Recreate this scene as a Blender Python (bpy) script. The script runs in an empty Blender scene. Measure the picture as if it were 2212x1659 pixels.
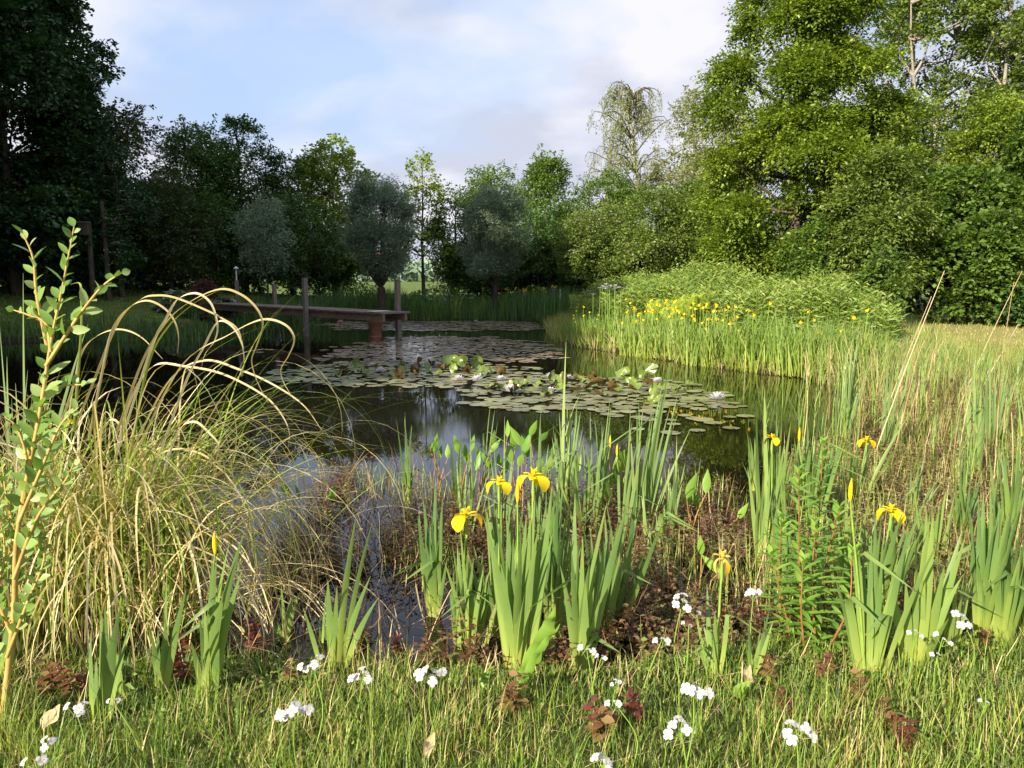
import bpy, math, random
import numpy as np
from mathutils import Vector

random.seed(7)
RNG = np.random.default_rng(11)
scene = bpy.context.scene
col = scene.collection

# ------------------------------------------------------------------ camera
CAM_Z = 1.6
PITCH = math.radians(8.1)
FPX = 1671.0                      # focal length in the pixels of a 2212 px wide picture
cam_data = bpy.data.cameras.new('camera')
cam_data.sensor_width = 36.0
cam_data.lens = 36.0 * FPX / 2212.0
cam_data.clip_start = 0.05
cam_data.clip_end = 3000
cam = bpy.data.objects.new('camera', cam_data)
col.objects.link(cam)
cam.location = (0, 0, CAM_Z)
cam.rotation_euler = (math.radians(90) - PITCH, 0, 0)
scene.camera = cam

# ------------------------------------------------------------------ light
SUN_EL = math.radians(25)
SUN_AZ = math.radians(219)        # compass style, clockwise from +Y : behind and left of the camera
sdir = Vector((math.sin(SUN_AZ) * math.cos(SUN_EL), math.cos(SUN_AZ) * math.cos(SUN_EL), math.sin(SUN_EL)))
sun_data = bpy.data.lights.new('sun', 'SUN')
sun_data.energy = 5.0
sun_data.angle = math.radians(0.5)
sun_data.color = (1.0, 0.88, 0.68)
sun = bpy.data.objects.new('sun', sun_data)
col.objects.link(sun)
sun.rotation_euler = (-sdir).to_track_quat('-Z', 'Y').to_euler()
sun.location = (-20, -20, 20)

world = bpy.data.worlds.new('World')
scene.world = world
world.use_nodes = True
wn, wl = world.node_tree.nodes, world.node_tree.links
wn.clear()
sky = wn.new('ShaderNodeTexSky')
sky.sky_type = 'NISHITA'
sky.sun_disc = False
sky.sun_elevation = SUN_EL
sky.sun_rotation = SUN_AZ
sky.air_density = 1.0
sky.dust_density = 1.2
tc = wn.new('ShaderNodeTexCoord')
sep = wn.new('ShaderNodeSeparateXYZ')
wl.new(tc.outputs['Generated'], sep.inputs[0])
zadd = wn.new('ShaderNodeMath'); zadd.operation = 'ADD'; zadd.inputs[1].default_value = 0.22
zmx = wn.new('ShaderNodeMath'); zmx.operation = 'MAXIMUM'; zmx.inputs[1].default_value = 0.05
wl.new(sep.outputs[2], zadd.inputs[0]); wl.new(zadd.outputs[0], zmx.inputs[0])
dx = wn.new('ShaderNodeMath'); dx.operation = 'DIVIDE'
dy = wn.new('ShaderNodeMath'); dy.operation = 'DIVIDE'
wl.new(sep.outputs[0], dx.inputs[0]); wl.new(zmx.outputs[0], dx.inputs[1])
wl.new(sep.outputs[1], dy.inputs[0]); wl.new(zmx.outputs[0], dy.inputs[1])
cmb = wn.new('ShaderNodeCombineXYZ')
wl.new(dx.outputs[0], cmb.inputs[0]); wl.new(dy.outputs[0], cmb.inputs[1])
cmap = wn.new('ShaderNodeMapping')
cmap.inputs['Location'].default_value = (3.1, 1.35, 0)
cmap.inputs['Rotation'].default_value = (0, 0, 0.35)
cmap.inputs['Scale'].default_value = (0.95, 0.85, 1)
wl.new(cmb.outputs[0], cmap.inputs[0])
n1 = wn.new('ShaderNodeTexNoise'); n1.inputs['Scale'].default_value = 1.25; n1.inputs['Detail'].default_value = 6; n1.inputs['Roughness'].default_value = 0.5
n1.inputs['Distortion'].default_value = 0.3
n2 = wn.new('ShaderNodeTexNoise'); n2.inputs['Scale'].default_value = 1.9; n2.inputs['Detail'].default_value = 4; n2.inputs['Roughness'].default_value = 0.5
wl.new(cmap.outputs[0], n1.inputs['Vector']); wl.new(cmap.outputs[0], n2.inputs['Vector'])
r1 = wn.new('ShaderNodeValToRGB')
r1.color_ramp.elements[0].position = 0.33; r1.color_ramp.elements[0].color = (0.15, 0.15, 0.15, 1)
r1.color_ramp.elements[1].position = 0.53; r1.color_ramp.elements[1].color = (0.97, 0.97, 0.97, 1)
r2 = wn.new('ShaderNodeValToRGB')
r2.color_ramp.elements[0].position = 0.42; r2.color_ramp.elements[0].color = (2.8, 2.95, 3.5, 1)
r2.color_ramp.elements[1].position = 0.6; r2.color_ramp.elements[1].color = (4.1, 4.05, 4.35, 1)
wl.new(n1.outputs['Fac'], r1.inputs[0]); wl.new(n2.outputs['Fac'], r2.inputs[0])
# thin high veil in front of the blue
veil = wn.new('ShaderNodeMix'); veil.data_type = 'RGBA'; veil.inputs[0].default_value = 0.8
veil.inputs[7].default_value = (2.05, 2.8, 4.3, 1)
wl.new(sky.outputs[0], veil.inputs[6])
cm = wn.new('ShaderNodeMix'); cm.data_type = 'RGBA'
wl.new(r1.outputs[0], cm.inputs[0]); wl.new(veil.outputs[2], cm.inputs[6]); wl.new(r2.outputs[0], cm.inputs[7])
bg = wn.new('ShaderNodeBackground'); bg.inputs[1].default_value = 0.1
wo = wn.new('ShaderNodeOutputWorld')
wl.new(cm.outputs[2], bg.inputs[0]); wl.new(bg.outputs[0], wo.inputs[0])

scene.view_settings.view_transform = 'Standard'
scene.view_settings.look = 'None'
scene.view_settings.exposure = 1.25
scene.view_settings.gamma = 1.0
scene.render.engine = 'CYCLES'
scene.cycles.max_bounces = 5
scene.cycles.diffuse_bounces = 3
scene.cycles.glossy_bounces = 3
scene.cycles.transmission_bounces = 3
scene.cycles.use_denoising = True

# ------------------------------------------------------------------ pixel -> place
def ray(x, y):
    u = (x - 1106.0) / FPX; w = (829.5 - y) / FPX
    return np.array([u, math.cos(PITCH) + w * math.sin(PITCH), -math.sin(PITCH) + w * math.cos(PITCH)])
def at_z(x, y, z=0.0):
    d = ray(x, y); t = (z - CAM_Z) / d[2]
    return np.array([0, 0, CAM_Z]) + d * t
def at_d(x, y, dist):
    d = ray(x, y)
    return np.array([0, 0, CAM_Z]) + d * (dist / d[1])

# ------------------------------------------------------------------ geometry helpers
class Geo:
    def __init__(self):
        self.v = []; self.f3 = []; self.f4 = []; self.t = []; self.h = []; self.n = 0
        self.m3 = []; self.m4 = []
    def add(self, v, f, tint=0.5, h=0.0, mat=0):
        v = np.asarray(v, dtype=np.float64).reshape(-1, 3); f = np.asarray(f, dtype=np.int64)
        if len(v) == 0 or len(f) == 0: return
        self.v.append(v)
        self.t.append(np.broadcast_to(np.asarray(tint, dtype=np.float64), (len(v),)))
        self.h.append(np.broadcast_to(np.asarray(h, dtype=np.float64), (len(v),)))
        if f.shape[1] == 3: self.f3.append(f + self.n); self.m3.append(np.full(len(f), mat))
        else: self.f4.append(f + self.n); self.m4.append(np.full(len(f), mat))
        self.n += len(v)
    def build(self, name, mats, parent=None, origin=(0, 0, 0), smooth=True):
        me = bpy.data.meshes.new(name)
        V = np.concatenate(self.v) - np.asarray(origin)
        f3 = np.concatenate(self.f3) if self.f3 else np.zeros((0, 3), int)
        f4 = np.concatenate(self.f4) if self.f4 else np.zeros((0, 4), int)
        m3 = np.concatenate(self.m3) if self.m3 else np.zeros(0, int)
        m4 = np.concatenate(self.m4) if self.m4 else np.zeros(0, int)
        nl = len(f3) * 3 + len(f4) * 4
        me.vertices.add(len(V)); me.vertices.foreach_set('co', V.astype(np.float32).ravel())
        me.loops.add(nl); me.loops.foreach_set('vertex_index', np.concatenate([f3.ravel(), f4.ravel()]).astype(np.int32))
        me.polygons.add(len(f3) + len(f4))
        ls = np.concatenate([np.arange(len(f3)) * 3, len(f3) * 3 + np.arange(len(f4)) * 4]).astype(np.int32)
        me.polygons.foreach_set('loop_start', ls)
        me.polygons.foreach_set('material_index', np.concatenate([m3, m4]).astype(np.int32))
        me.polygons.foreach_set('use_smooth', np.full(len(f3) + len(f4), smooth, dtype=bool))
        for nm, arr in (('tint', self.t), ('along', self.h)):
            a = me.attributes.new(nm, 'FLOAT', 'POINT'); a.data.foreach_set('value', np.concatenate(arr).astype(np.float32))
        me.update(calc_edges=True)
        for m in (mats if isinstance(mats, (list, tuple)) else [mats]): me.materials.append(m)
        ob = bpy.data.objects.new(name, me); col.objects.link(ob)
        if parent is not None: ob.parent = parent
        else: ob.location = origin
        return ob

def norm(a):
    a = np.asarray(a, dtype=np.float64)
    return a / np.maximum(np.linalg.norm(a, axis=-1, keepdims=True), 1e-9)

def tube(G, pts, rad, sides=6, tint=0.5, mat=0, cap=True):
    pts = np.asarray(pts, dtype=float); n = len(pts)
    rad = np.broadcast_to(np.asarray(rad, dtype=float), (n,))
    tan = norm(np.gradient(pts, axis=0))
    ref = np.array([0.31, 0.95, 0.05]) if abs(tan[0][2]) > 0.8 else np.array([0.02, 0.03, 1.0])
    a = norm(np.cross(tan, ref)); b = np.cross(tan, a)
    ang = np.arange(sides) / sides * 2 * np.pi
    V = pts[:, None] + rad[:, None, None] * (np.cos(ang)[None, :, None] * a[:, None] + np.sin(ang)[None, :, None] * b[:, None])
    i = np.arange(n - 1)[:, None] * sides; j = np.arange(sides)[None]; k = (j + 1) % sides
    F = np.stack([i + j, i + k, i + sides + k, i + sides + j], -1).reshape(-1, 4)
    G.add(V.reshape(-1, 3), F, tint, np.repeat(np.linspace(0, 1, n), sides), mat)
    if cap:
        c = np.concatenate([V[-1], pts[-1:]]); jj = np.arange(sides)
        G.add(c, np.stack([jj, (jj + 1) % sides, np.full(sides, sides)], -1), tint, 1.0, mat)

def box(G, lo, hi, tint=0.5, mat=0, R=None, o=None):
    lo = np.asarray(lo, float); hi = np.asarray(hi, float)
    v = np.array([[x, y, z] for x in (lo[0], hi[0]) for y in (lo[1], hi[1]) for z in (lo[2], hi[2])])
    if R is not None: v = v @ np.asarray(R).T
    if o is not None: v = v + np.asarray(o)
    f = [[0, 1, 3, 2], [4, 6, 7, 5], [0, 4, 5, 1], [2, 3, 7, 6], [0, 2, 6, 4], [1, 5, 7, 3]]
    G.add(v, f, tint, 0.5, mat)

def lathe(G, prof, c, n=20, tint=0.5, mat=0):
    ang = np.arange(n) / n * 2 * np.pi
    P = np.array(prof, float)
    V = np.stack([P[:, 0:1] * np.cos(ang), P[:, 0:1] * np.sin(ang), np.repeat(P[:, 1:2], n, 1)], -1) + np.asarray(c)
    i = np.arange(len(P) - 1)[:, None] * n; j = np.arange(n)[None]; k = (j + 1) % n
    G.add(V.reshape(-1, 3), np.stack([i + j, i + k, i + n + k, i + n + j], -1).reshape(-1, 4), tint, 0.5, mat)

def leaf_quads(G, P, D, N, ll, lw, tint, mat=0, fold=0.12):
    """one four-point leaf per row"""
    D = norm(D); S = norm(np.cross(D, N)); N = np.cross(S, D)
    ll = np.broadcast_to(np.asarray(ll, float), (len(P),))[:, None]; lw = np.broadcast_to(np.asarray(lw, float), (len(P),))[:, None]
    a = P; b = P + D * ll * 0.45 + S * lw * 0.5 + N * ll * fold; c = P + D * ll; d = P + D * ll * 0.45 - S * lw * 0.5 + N * ll * fold
    V = np.stack([a, b, c, d], 1).reshape(-1, 3)
    F = np.arange(len(P))[:, None] * 4 + np.arange(4)[None]
    G.add(V, F, np.repeat(np.broadcast_to(tint, (len(P),)), 4), np.tile([0, .5, 1, .5], len(P)), mat)

def leaf_six(G, P, D, N, ll, lw, tint, mat=0, fold=0.1, curl=0.12):
    """seven-point leaf with a midrib fold, for leaves close to the camera"""
    D = norm(D); S = norm(np.cross(D, N)); N = np.cross(S, D)
    m = len(P)
    ll = np.broadcast_to(np.asarray(ll, float), (m,))[:, None]; lw = np.broadcast_to(np.asarray(lw, float), (m,))[:, None]
    prof = [(0.0, 0.06), (0.22, 0.72), (0.45, 1.0), (0.72, 0.78), (0.9, 0.35), (1.0, 0.02)]
    rows = []
    for s, w in prof:
        c = P + D * ll * s - N * ll * curl * s * s
        rows.append(np.stack([c - S * lw * .5 * w + N * lw * fold * w, c, c + S * lw * .5 * w + N * lw * fold * w], 1))
    V = np.stack(rows, 1)
    k = len(prof)
    base = (np.arange(m) * k * 3)[:, None, None]
    i = (np.arange(k - 1) * 3)[None, :, None]
    for c0 in (0, 1):
        f = np.concatenate([base + i + c0, base + i + c0 + 1, base + i + c0 + 4, base + i + c0 + 3], -1).reshape(-1, 4)
        if c0 == 0: fa = f
        else: fa = np.concatenate([fa, f])
    G.add(V.reshape(-1, 3), fa, np.repeat(np.broadcast_to(tint, (m,)), k * 3), np.tile(np.repeat([p[0] for p in prof], 3), m), mat)

def blades(G, B, phi, th0, bend, L, W, nseg=4, power=1.6, face=None, tint=0.5, mat=0, tip=0.0, fold=0.0, base_w=0.7, taper=0.45):
    """many grass-like ribbons. phi heading, th0 lean from vertical, bend added lean, face: ribbon facing angle"""
    m = len(B); B = np.asarray(B, float)
    bc = lambda a: np.broadcast_to(np.asarray(a, float), (m,))
    phi, th0, bend, L, W, tint = map(bc, (phi, th0, bend, L, W, tint))
    face = phi + np.pi / 2 if face is None else bc(face)
    s = np.linspace(0, 1, nseg + 1)
    th = th0[:, None] + bend[:, None] * (power(s)[None] if callable(power) else s[None] ** power)
    step = (L / nseg)[:, None]
    dxy = np.sin(th); dz = np.cos(th)
    mid = lambda a: np.concatenate([np.zeros((m, 1)), np.cumsum((a[:, 1:] + a[:, :-1]) * 0.5, 1)], 1) * step
    r = mid(dxy); z = mid(dz)
    P = np.stack([B[:, 0:1] + r * np.cos(phi)[:, None], B[:, 1:2] + r * np.sin(phi)[:, None], B[:, 2:3] + z], -1)
    w = np.where(s < 1 - taper, base_w + (1 - base_w) * np.minimum(s / 0.35, 1), 1.0)
    w = w * np.clip((1 - s) / taper, tip, 1) ** 0.8
    S = np.stack([np.cos(face), np.sin(face), np.zeros(m)], -1)
    hw = (W[:, None] * w[None] * .5)[..., None]
    if fold:
        Nn = np.stack([-np.sin(face), np.cos(face), np.zeros(m)], -1)
        V = np.stack([P - S[:, None] * hw, P + Nn[:, None] * hw * fold, P + S[:, None] * hw], 2); c = 3
    else:
        V = np.stack([P - S[:, None] * hw, P + S[:, None] * hw], 2); c = 2
    k = nseg + 1
    base = (np.arange(m) * k * c)[:, None]; i = (np.arange(nseg) * c)[None]
    F = []
    for q in range(c - 1):
        F.append(np.stack([base + i + q, base + i + q + 1, base + i + q + 1 + c, base + i + q + c], -1).reshape(-1, 4))
    G.add(V.reshape(-1, 3), np.concatenate(F), np.repeat(tint, k * c), np.tile(np.repeat(s, c), m), mat)

def ribbon(G, pts, widths, side, fold=0.15, tint=0.5, mat=0, along=None):
    pts = np.asarray(pts, float); n = len(pts)
    w = np.asarray(widths, float)[:, None] * .5
    tan = norm(np.gradient(pts, axis=0))
    side = np.broadcast_to(np.asarray(side, float), (n, 3))
    side = norm(side - tan * (side * tan).sum(-1, keepdims=True)); N = np.cross(tan, side)
    V = np.stack([pts - side * w + N * w * fold, pts, pts + side * w + N * w * fold], 1).reshape(-1, 3)
    i = np.arange(n - 1)[:, None] * 3
    F = np.concatenate([np.concatenate([i + q, i + q + 1, i + q + 4, i + q + 3], 1) for q in (0, 1)])
    h = np.repeat(np.linspace(0, 1, n) if along is None else along, 3)
    G.add(V, F, tint, h, mat)

def smooth_path(ctrl, n=24):
    """Catmull-Rom through control points"""
    c = np.asarray(ctrl, float); c = np.concatenate([2 * c[:1] - c[1:2], c, 2 * c[-1:] - c[-2:-1]])
    m = len(c) - 3; out = []
    for t in np.linspace(0, m - 1e-6, n):
        i = int(t); u = t - i; p0, p1, p2, p3 = c[i:i + 4]
        out.append(0.5 * ((2 * p1) + (-p0 + p2) * u + (2 * p0 - 5 * p1 + 4 * p2 - p3) * u * u + (-p0 + 3 * p1 - 3 * p2 + p3) * u ** 3))
    return np.array(out)

# ------------------------------------------------------------------ naming helpers
def tag(o, label=None, cat=None, group=None, kind=None):
    if label: o['label'] = label
    if cat: o['category'] = cat
    if group: o['group'] = group
    if kind: o['kind'] = kind
    return o
def empty(name, loc, label, cat, group=None, rz=0.0):
    o = bpy.data.objects.new(name, None); col.objects.link(o)
    o.empty_display_size = 0.1
    o.location = loc; o.rotation_euler = (0, 0, rz)
    return tag(o, label, cat, group)
KIDS = {}
def dup(src, loc, rz=0.0, sc=1.0, label=None, group=None):
    r = src.copy(); col.objects.link(r)
    r.location = loc; r.rotation_euler = (0, 0, rz); r.scale = (sc, sc, sc)
    if label: r['label'] = label
    if group: r['group'] = group
    for ch in KIDS.get(src.name) or list(src.children):
        c = ch.copy(); col.objects.link(c); c.parent = r
        for g in ch.children:
            d = g.copy(); col.objects.link(d); d.parent = c
    return r

# ------------------------------------------------------------------ materials
def new_mat(name):
    m = bpy.data.materials.new(name); m.use_nodes = True
    nt = m.node_tree; nt.nodes.clear()
    return m, nt.nodes, nt.links
def leaf_mat(name, stops, trans=0.35, rough=0.45, spec=0.35, along=None, tcol=(1.25, 1.25, 0.6), noise=0.0, nscale=6.0):
    """stops: list of (pos, rgb) over the tint value; along: list of (pos, rgb, mixfactor) over the length"""
    m, n, l = new_mat(name)
    at = n.new('ShaderNodeAttribute'); at.attribute_name = 'tint'
    fac = at.outputs['Fac']
    if noise:
        tcn = n.new('ShaderNodeTexCoord'); nz = n.new('ShaderNodeTexNoise'); nz.inputs['Scale'].default_value = nscale; nz.inputs['Detail'].default_value = 3
        l.new(tcn.outputs['Object'], nz.inputs['Vector'])
        ma = n.new('ShaderNodeMath'); ma.operation = 'MULTIPLY_ADD'; ma.inputs[1].default_value = noise; ma.inputs[2].default_value = -noise * .5
        l.new(nz.outputs['Fac'], ma.inputs[0])
        ad = n.new('ShaderNodeMath'); ad.operation = 'ADD'; l.new(fac, ad.inputs[0]); l.new(ma.outputs[0], ad.inputs[1]); fac = ad.outputs[0]
    cr = n.new('ShaderNodeValToRGB'); e = cr.color_ramp.elements
    while len(e) < len(stops): e.new(0.5)
    for el, (p, c) in zip(e, stops): el.position = p; el.color = (*c, 1)
    l.new(fac, cr.inputs[0]); out = cr.outputs[0]
    if along:
        a2 = n.new('ShaderNodeAttribute'); a2.attribute_name = 'along'
        c2 = n.new('ShaderNodeValToRGB'); e = c2.color_ramp.elements
        while len(e) < len(along): e.new(0.5)
        for el, (p, c, f) in zip(e, along): el.position = p; el.color = (*c, f)
        l.new(a2.outputs['Fac'], c2.inputs[0])
        mx = n.new('ShaderNodeMix'); mx.data_type = 'RGBA'
        l.new(c2.outputs['Alpha'], mx.inputs[0]); l.new(out, mx.inputs[6]); l.new(c2.outputs[0], mx.inputs[7]); out = mx.outputs[2]
    pb = n.new('ShaderNodeBsdfPrincipled'); pb.inputs['Roughness'].default_value = rough
    pb.inputs['Specular IOR Level'].default_value = spec
    l.new(out, pb.inputs['Base Color'])
    tr = n.new('ShaderNodeBsdfTranslucent')
    tm = n.new('ShaderNodeMix'); tm.data_type = 'RGBA'; tm.blend_type = 'MULTIPLY'; tm.inputs[0].default_value = 1.0
    l.new(out, tm.inputs[6]); tm.inputs[7].default_value = (*tcol, 1); l.new(tm.outputs[2], tr.inputs[0])
    ms = n.new('ShaderNodeMixShader'); ms.inputs[0].default_value = trans
    l.new(pb.outputs[0], ms.inputs[1]); l.new(tr.outputs[0], ms.inputs[2])
    o = n.new('ShaderNodeOutputMaterial'); l.new(ms.outputs[0], o.inputs[0])
    return m
def solid_mat(name, c1, c2, scale=8.0, rough=0.7, spec=0.3, bump=0.0, stretch=(1, 1, 1), metallic=0.0):
    m, n, l = new_mat(name)
    t = n.new('ShaderNodeTexCoord'); mp = n.new('ShaderNodeMapping'); mp.inputs['Scale'].default_value = stretch
    nz = n.new('ShaderNodeTexNoise'); nz.inputs['Scale'].default_value = scale; nz.inputs['Detail'].default_value = 6; nz.inputs['Roughness'].default_value = 0.65
    l.new(t.outputs['Object'], mp.inputs[0]); l.new(mp.outputs[0], nz.inputs['Vector'])
    cr = n.new('ShaderNodeValToRGB'); cr.color_ramp.elements[0].position = 0.3; cr.color_ramp.elements[1].position = 0.7
    cr.color_ramp.elements[0].color = (*c1, 1); cr.color_ramp.elements[1].color = (*c2, 1)
    l.new(nz.outputs['Fac'], cr.inputs[0])
    pb = n.new('ShaderNodeBsdfPrincipled'); pb.inputs['Roughness'].default_value = rough; pb.inputs['Specular IOR Level'].default_value = spec
    pb.inputs['Metallic'].default_value = metallic
    l.new(cr.outputs[0], pb.inputs['Base Color'])
    if bump:
        b = n.new('ShaderNodeBump'); b.inputs['Strength'].default_value = bump; b.inputs['Distance'].default_value = 0.02
        l.new(nz.outputs['Fac'], b.inputs['Height']); l.new(b.outputs[0], pb.inputs['Normal'])
    o = n.new('ShaderNodeOutputMaterial'); l.new(pb.outputs[0], o.inputs[0])
    return m

M = {}
M['bark'] = solid_mat('bark', (0.035, 0.028, 0.02), (0.11, 0.09, 0.065), 14, 0.9, 0.1, 0.6, (1, 1, .25))
M['pale_bark'] = solid_mat('pale_bark', (0.16, 0.145, 0.12), (0.34, 0.31, 0.27), 10, 0.8, 0.2, 0.4, (1, 1, .3))
M['birch_bark'] = solid_mat('birch_bark', (0.14, 0.12, 0.10), (0.75, 0.72, 0.66), 9, 0.7, 0.2, 0.2, (.6, .6, 1.6))
M['red_stem'] = solid_mat('red_stem', (0.16, 0.06, 0.03), (0.28, 0.13, 0.05), 20, 0.5, 0.3)
M['willow_stem'] = solid_mat('willow_stem', (0.32, 0.2, 0.05), (0.5, 0.36, 0.12), 15, 0.5, 0.3)
M['leaf_dark'] = leaf_mat('leaf_dark', [(0, (0.03, 0.08, 0.022)), (1, (0.10, 0.19, 0.04))], 0.25)
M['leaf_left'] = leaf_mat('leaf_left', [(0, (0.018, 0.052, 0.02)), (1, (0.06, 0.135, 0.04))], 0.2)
M['leaf_mid'] = leaf_mat('leaf_mid', [(0, (0.055, 0.115, 0.02)), (1, (0.15, 0.24, 0.04))], 0.35)
M['leaf_brown'] = leaf_mat('leaf_brown', [(0, (0.03, 0.055, 0.018)), (1, (0.10, 0.125, 0.035))], 0.25)
M['leaf_bright'] = leaf_mat('leaf_bright', [(0, (0.07, 0.125, 0.014)), (0.5, (0.15, 0.225, 0.022)), (1, (0.29, 0.38, 0.05))], 0.38)
M['leaf_lime'] = leaf_mat('leaf_lime', [(0, (0.12, 0.2, 0.02)), (1, (0.32, 0.4, 0.07))], 0.35)
M['leaf_grey'] = leaf_mat('leaf_grey', [(0, (0.10, 0.165, 0.10)), (1, (0.27, 0.36, 0.23))], 0.25, tcol=(1.1, 1.15, .8))
M['leaf_olive'] = leaf_mat('leaf_olive', [(0, (0.07, 0.12, 0.02)), (1, (0.2, 0.27, 0.055))], 0.35)
M['leaf_birch'] = leaf_mat('leaf_birch', [(0, (0.14, 0.18, 0.06)), (1, (0.32, 0.34, 0.17))], 0.35)
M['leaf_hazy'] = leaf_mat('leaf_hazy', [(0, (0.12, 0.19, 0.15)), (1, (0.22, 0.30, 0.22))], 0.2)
M['blossom'] = leaf_mat('blossom', [(0, (0.6, 0.58, 0.45)), (1, (0.75, 0.73, 0.62))], 0.3, tcol=(1, 1, 1))
M['iris_leaf'] = leaf_mat('iris_leaf', [(0, (0.07, 0.14, 0.045)), (0.5, (0.14, 0.235, 0.07)), (1, (0.25, 0.35, 0.09))], 0.38, 0.4, 0.4,
    along=[(0.0, (0.48, 0.52, 0.13), 0.95), (0.35, (0.34, 0.44, 0.09), 0.5), (0.75, (0.14, 0.28, 0.08), 0.0), (0.93, (0.14, 0.28, 0.08), 0.0), (1.0, (0.34, 0.22, 0.09), 0.75)], noise=0.45, nscale=9)
M['reed_leaf'] = leaf_mat('reed_leaf', [(0, (0.09, 0.19, 0.07)), (0.6, (0.17, 0.29, 0.1)), (1, (0.3, 0.4, 0.13))], 0.35,
    along=[(0.0, (0.5, 0.45, 0.15), 0.7), (0.3, (0.3, 0.35, 0.1), 0.2), (1.0, (0.4, 0.4, 0.2), 0.2)])
M['iris_far'] = leaf_mat('iris_far', [(0, (0.09, 0.19, 0.05)), (.7, (0.22, 0.34, 0.07)), (1, (0.42, 0.4, 0.14))], 0.4,
    along=[(0.0, (0.42, 0.48, 0.08), 0.6), (1.0, (0.2, 0.35, 0.06), 0.0)])
M['sedge'] = leaf_mat('sedge', [(0, (0.14, 0.24, 0.03)), (0.3, (0.28, 0.36, 0.06)), (0.5, (0.42, 0.36, 0.12)), (0.75, (0.6, 0.5, 0.27)), (1, (0.76, 0.68, 0.46))], 0.3, 0.55, 0.3, noise=0.35, nscale=14, tcol=(1.1, 1.05, .7))
M['grass'] = leaf_mat('grass', [(0, (0.07, 0.15, 0.025)), (0.4, (0.18, 0.29, 0.045)), (0.62, (0.33, 0.41, 0.08)), (0.7, (0.42, 0.36, 0.14)), (1, (0.62, 0.5, 0.27))], 0.35)
M['grass_dry'] = leaf_mat('grass_dry', [(0, (0.14, 0.23, 0.05)), (0.5, (0.28, 0.34, 0.09)), (0.8, (0.42, 0.37, 0.15)), (1, (0.52, 0.42, 0.22))], 0.35)
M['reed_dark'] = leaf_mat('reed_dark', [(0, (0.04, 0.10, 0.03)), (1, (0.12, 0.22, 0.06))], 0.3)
M['herb'] = leaf_mat('herb', [(0, (0.10, 0.18, 0.03)), (0.5, (0.18, 0.27, 0.045)), (1, (0.3, 0.37, 0.09))], 0.38)
M['fern'] = leaf_mat('fern', [(0, (0.26, 0.38, 0.04)), (1, (0.42, 0.5, 0.09))], 0.4)
M['mint'] = leaf_mat('mint', [(0, (0.08, 0.025, 0.022)), (0.3, (0.15, 0.065, 0.035)), (0.5, (0.21, 0.14, 0.06)), (0.75, (0.17, 0.21, 0.05)), (1, (0.4, 0.33, 0.17))], 0.25)
M['mint_red'] = leaf_mat('mint_red', [(0, (0.11, 0.025, 0.03)), (0.35, (0.18, 0.06, 0.04)), (0.6, (0.24, 0.16, 0.07)), (1, (0.22, 0.26, 0.06))], 0.3, tcol=(1.3, 1.0, .7))
M['straw'] = leaf_mat('straw', [(0, (0.30, 0.19, 0.09)), (1, (0.62, 0.5, 0.3))], 0.15, 0.6, tcol=(1, 1, 1))
M['litter'] = leaf_mat('litter', [(0, (0.05, 0.03, 0.02)), (0.6, (0.16, 0.09, 0.05)), (1, (0.45, 0.33, 0.2))], 0.1, 0.8, tcol=(1, 1, 1))
M['plantain'] = leaf_mat('plantain', [(0, (0.13, 0.28, 0.04)), (1, (0.26, 0.42, 0.07))], 0.4, noise=.2)
M['plantain_stalk'] = solid_mat('plantain_stalk', (0.25, 0.2, 0.06), (0.4, 0.17, 0.08), 5, 0.5)
M['green_stem'] = solid_mat('green_stem', (0.13, 0.24, 0.04), (0.24, 0.36, 0.06), 12, 0.5)
M['willow_leaf'] = leaf_mat('willow_leaf', [(0, (0.13, 0.25, 0.05)), (0.6, (0.22, 0.36, 0.09)), (1, (0.38, 0.48, 0.2))], 0.4, 0.4, 0.45, noise=.2)
M['yellow'] = leaf_mat('yellow', [(0, (0.8, 0.55, 0.01)), (1, (0.9, 0.72, 0.02))], 0.3, 0.5, 0.2, tcol=(1.1, 1.0, 0.5), along=[(0.0, (0.45, 0.22, 0.02), 0.6), (0.25, (0.8, 0.6, 0.02), 0.0), (1, (0.9, .7, .03), 0.0)])
M['faded_yellow'] = leaf_mat('faded_yellow', [(0, (0.75, 0.5, 0.06)), (1, (0.8, 0.62, 0.18))], 0.3, 0.6, 0.2)
M['white_petal'] = leaf_mat('white_petal', [(0, (0.5, 0.49, 0.53)), (1, (0.66, 0.65, 0.68))], 0.3, 0.5, 0.2, tcol=(1, 1, 1))
M['pink_petal'] = leaf_mat('pink_petal', [(0, (0.7, 0.22, 0.33)), (1, (0.8, 0.4, 0.5))], 0.3, tcol=(1, 1, 1))
M['blue_petal'] = leaf_mat('blue_petal', [(0, (0.1, 0.12, 0.5)), (1, (0.2, 0.22, 0.65))], 0.3, tcol=(1, 1, 1))
M['stamen'] = solid_mat('stamen', (0.75, 0.5, 0.03), (0.85, 0.65, 0.08), 30, 0.6)
M['wood'] = solid_mat('wood', (0.10, 0.08, 0.07), (0.24, 0.2, 0.17), 6, 0.8, 0.2, 0.4, (1, 1, 8))
M['wood_beam'] = solid_mat('wood_beam', (0.12, 0.08, 0.06), (0.26, 0.18, 0.12), 6, 0.8, 0.2, 0.3, (1, 1, 6))
M['wood_new'] = solid_mat('wood_new', (0.5, 0.45, 0.38), (0.62, 0.58, 0.5), 12, 0.7)
M['post'] = solid_mat('post', (0.12, 0.10, 0.09), (0.24, 0.2, 0.18), 9, 0.9, 0.1, 0.5, (4, 4, .6))
M['pipe'] = solid_mat('pipe', (0.20, 0.09, 0.06), (0.34, 0.17, 0.12), 5, 0.45, 0.4, 0.1)
M['terracotta'] = solid_mat('terracotta', (0.24, 0.09, 0.05), (0.36, 0.15, 0.09), 9, 0.8)
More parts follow.
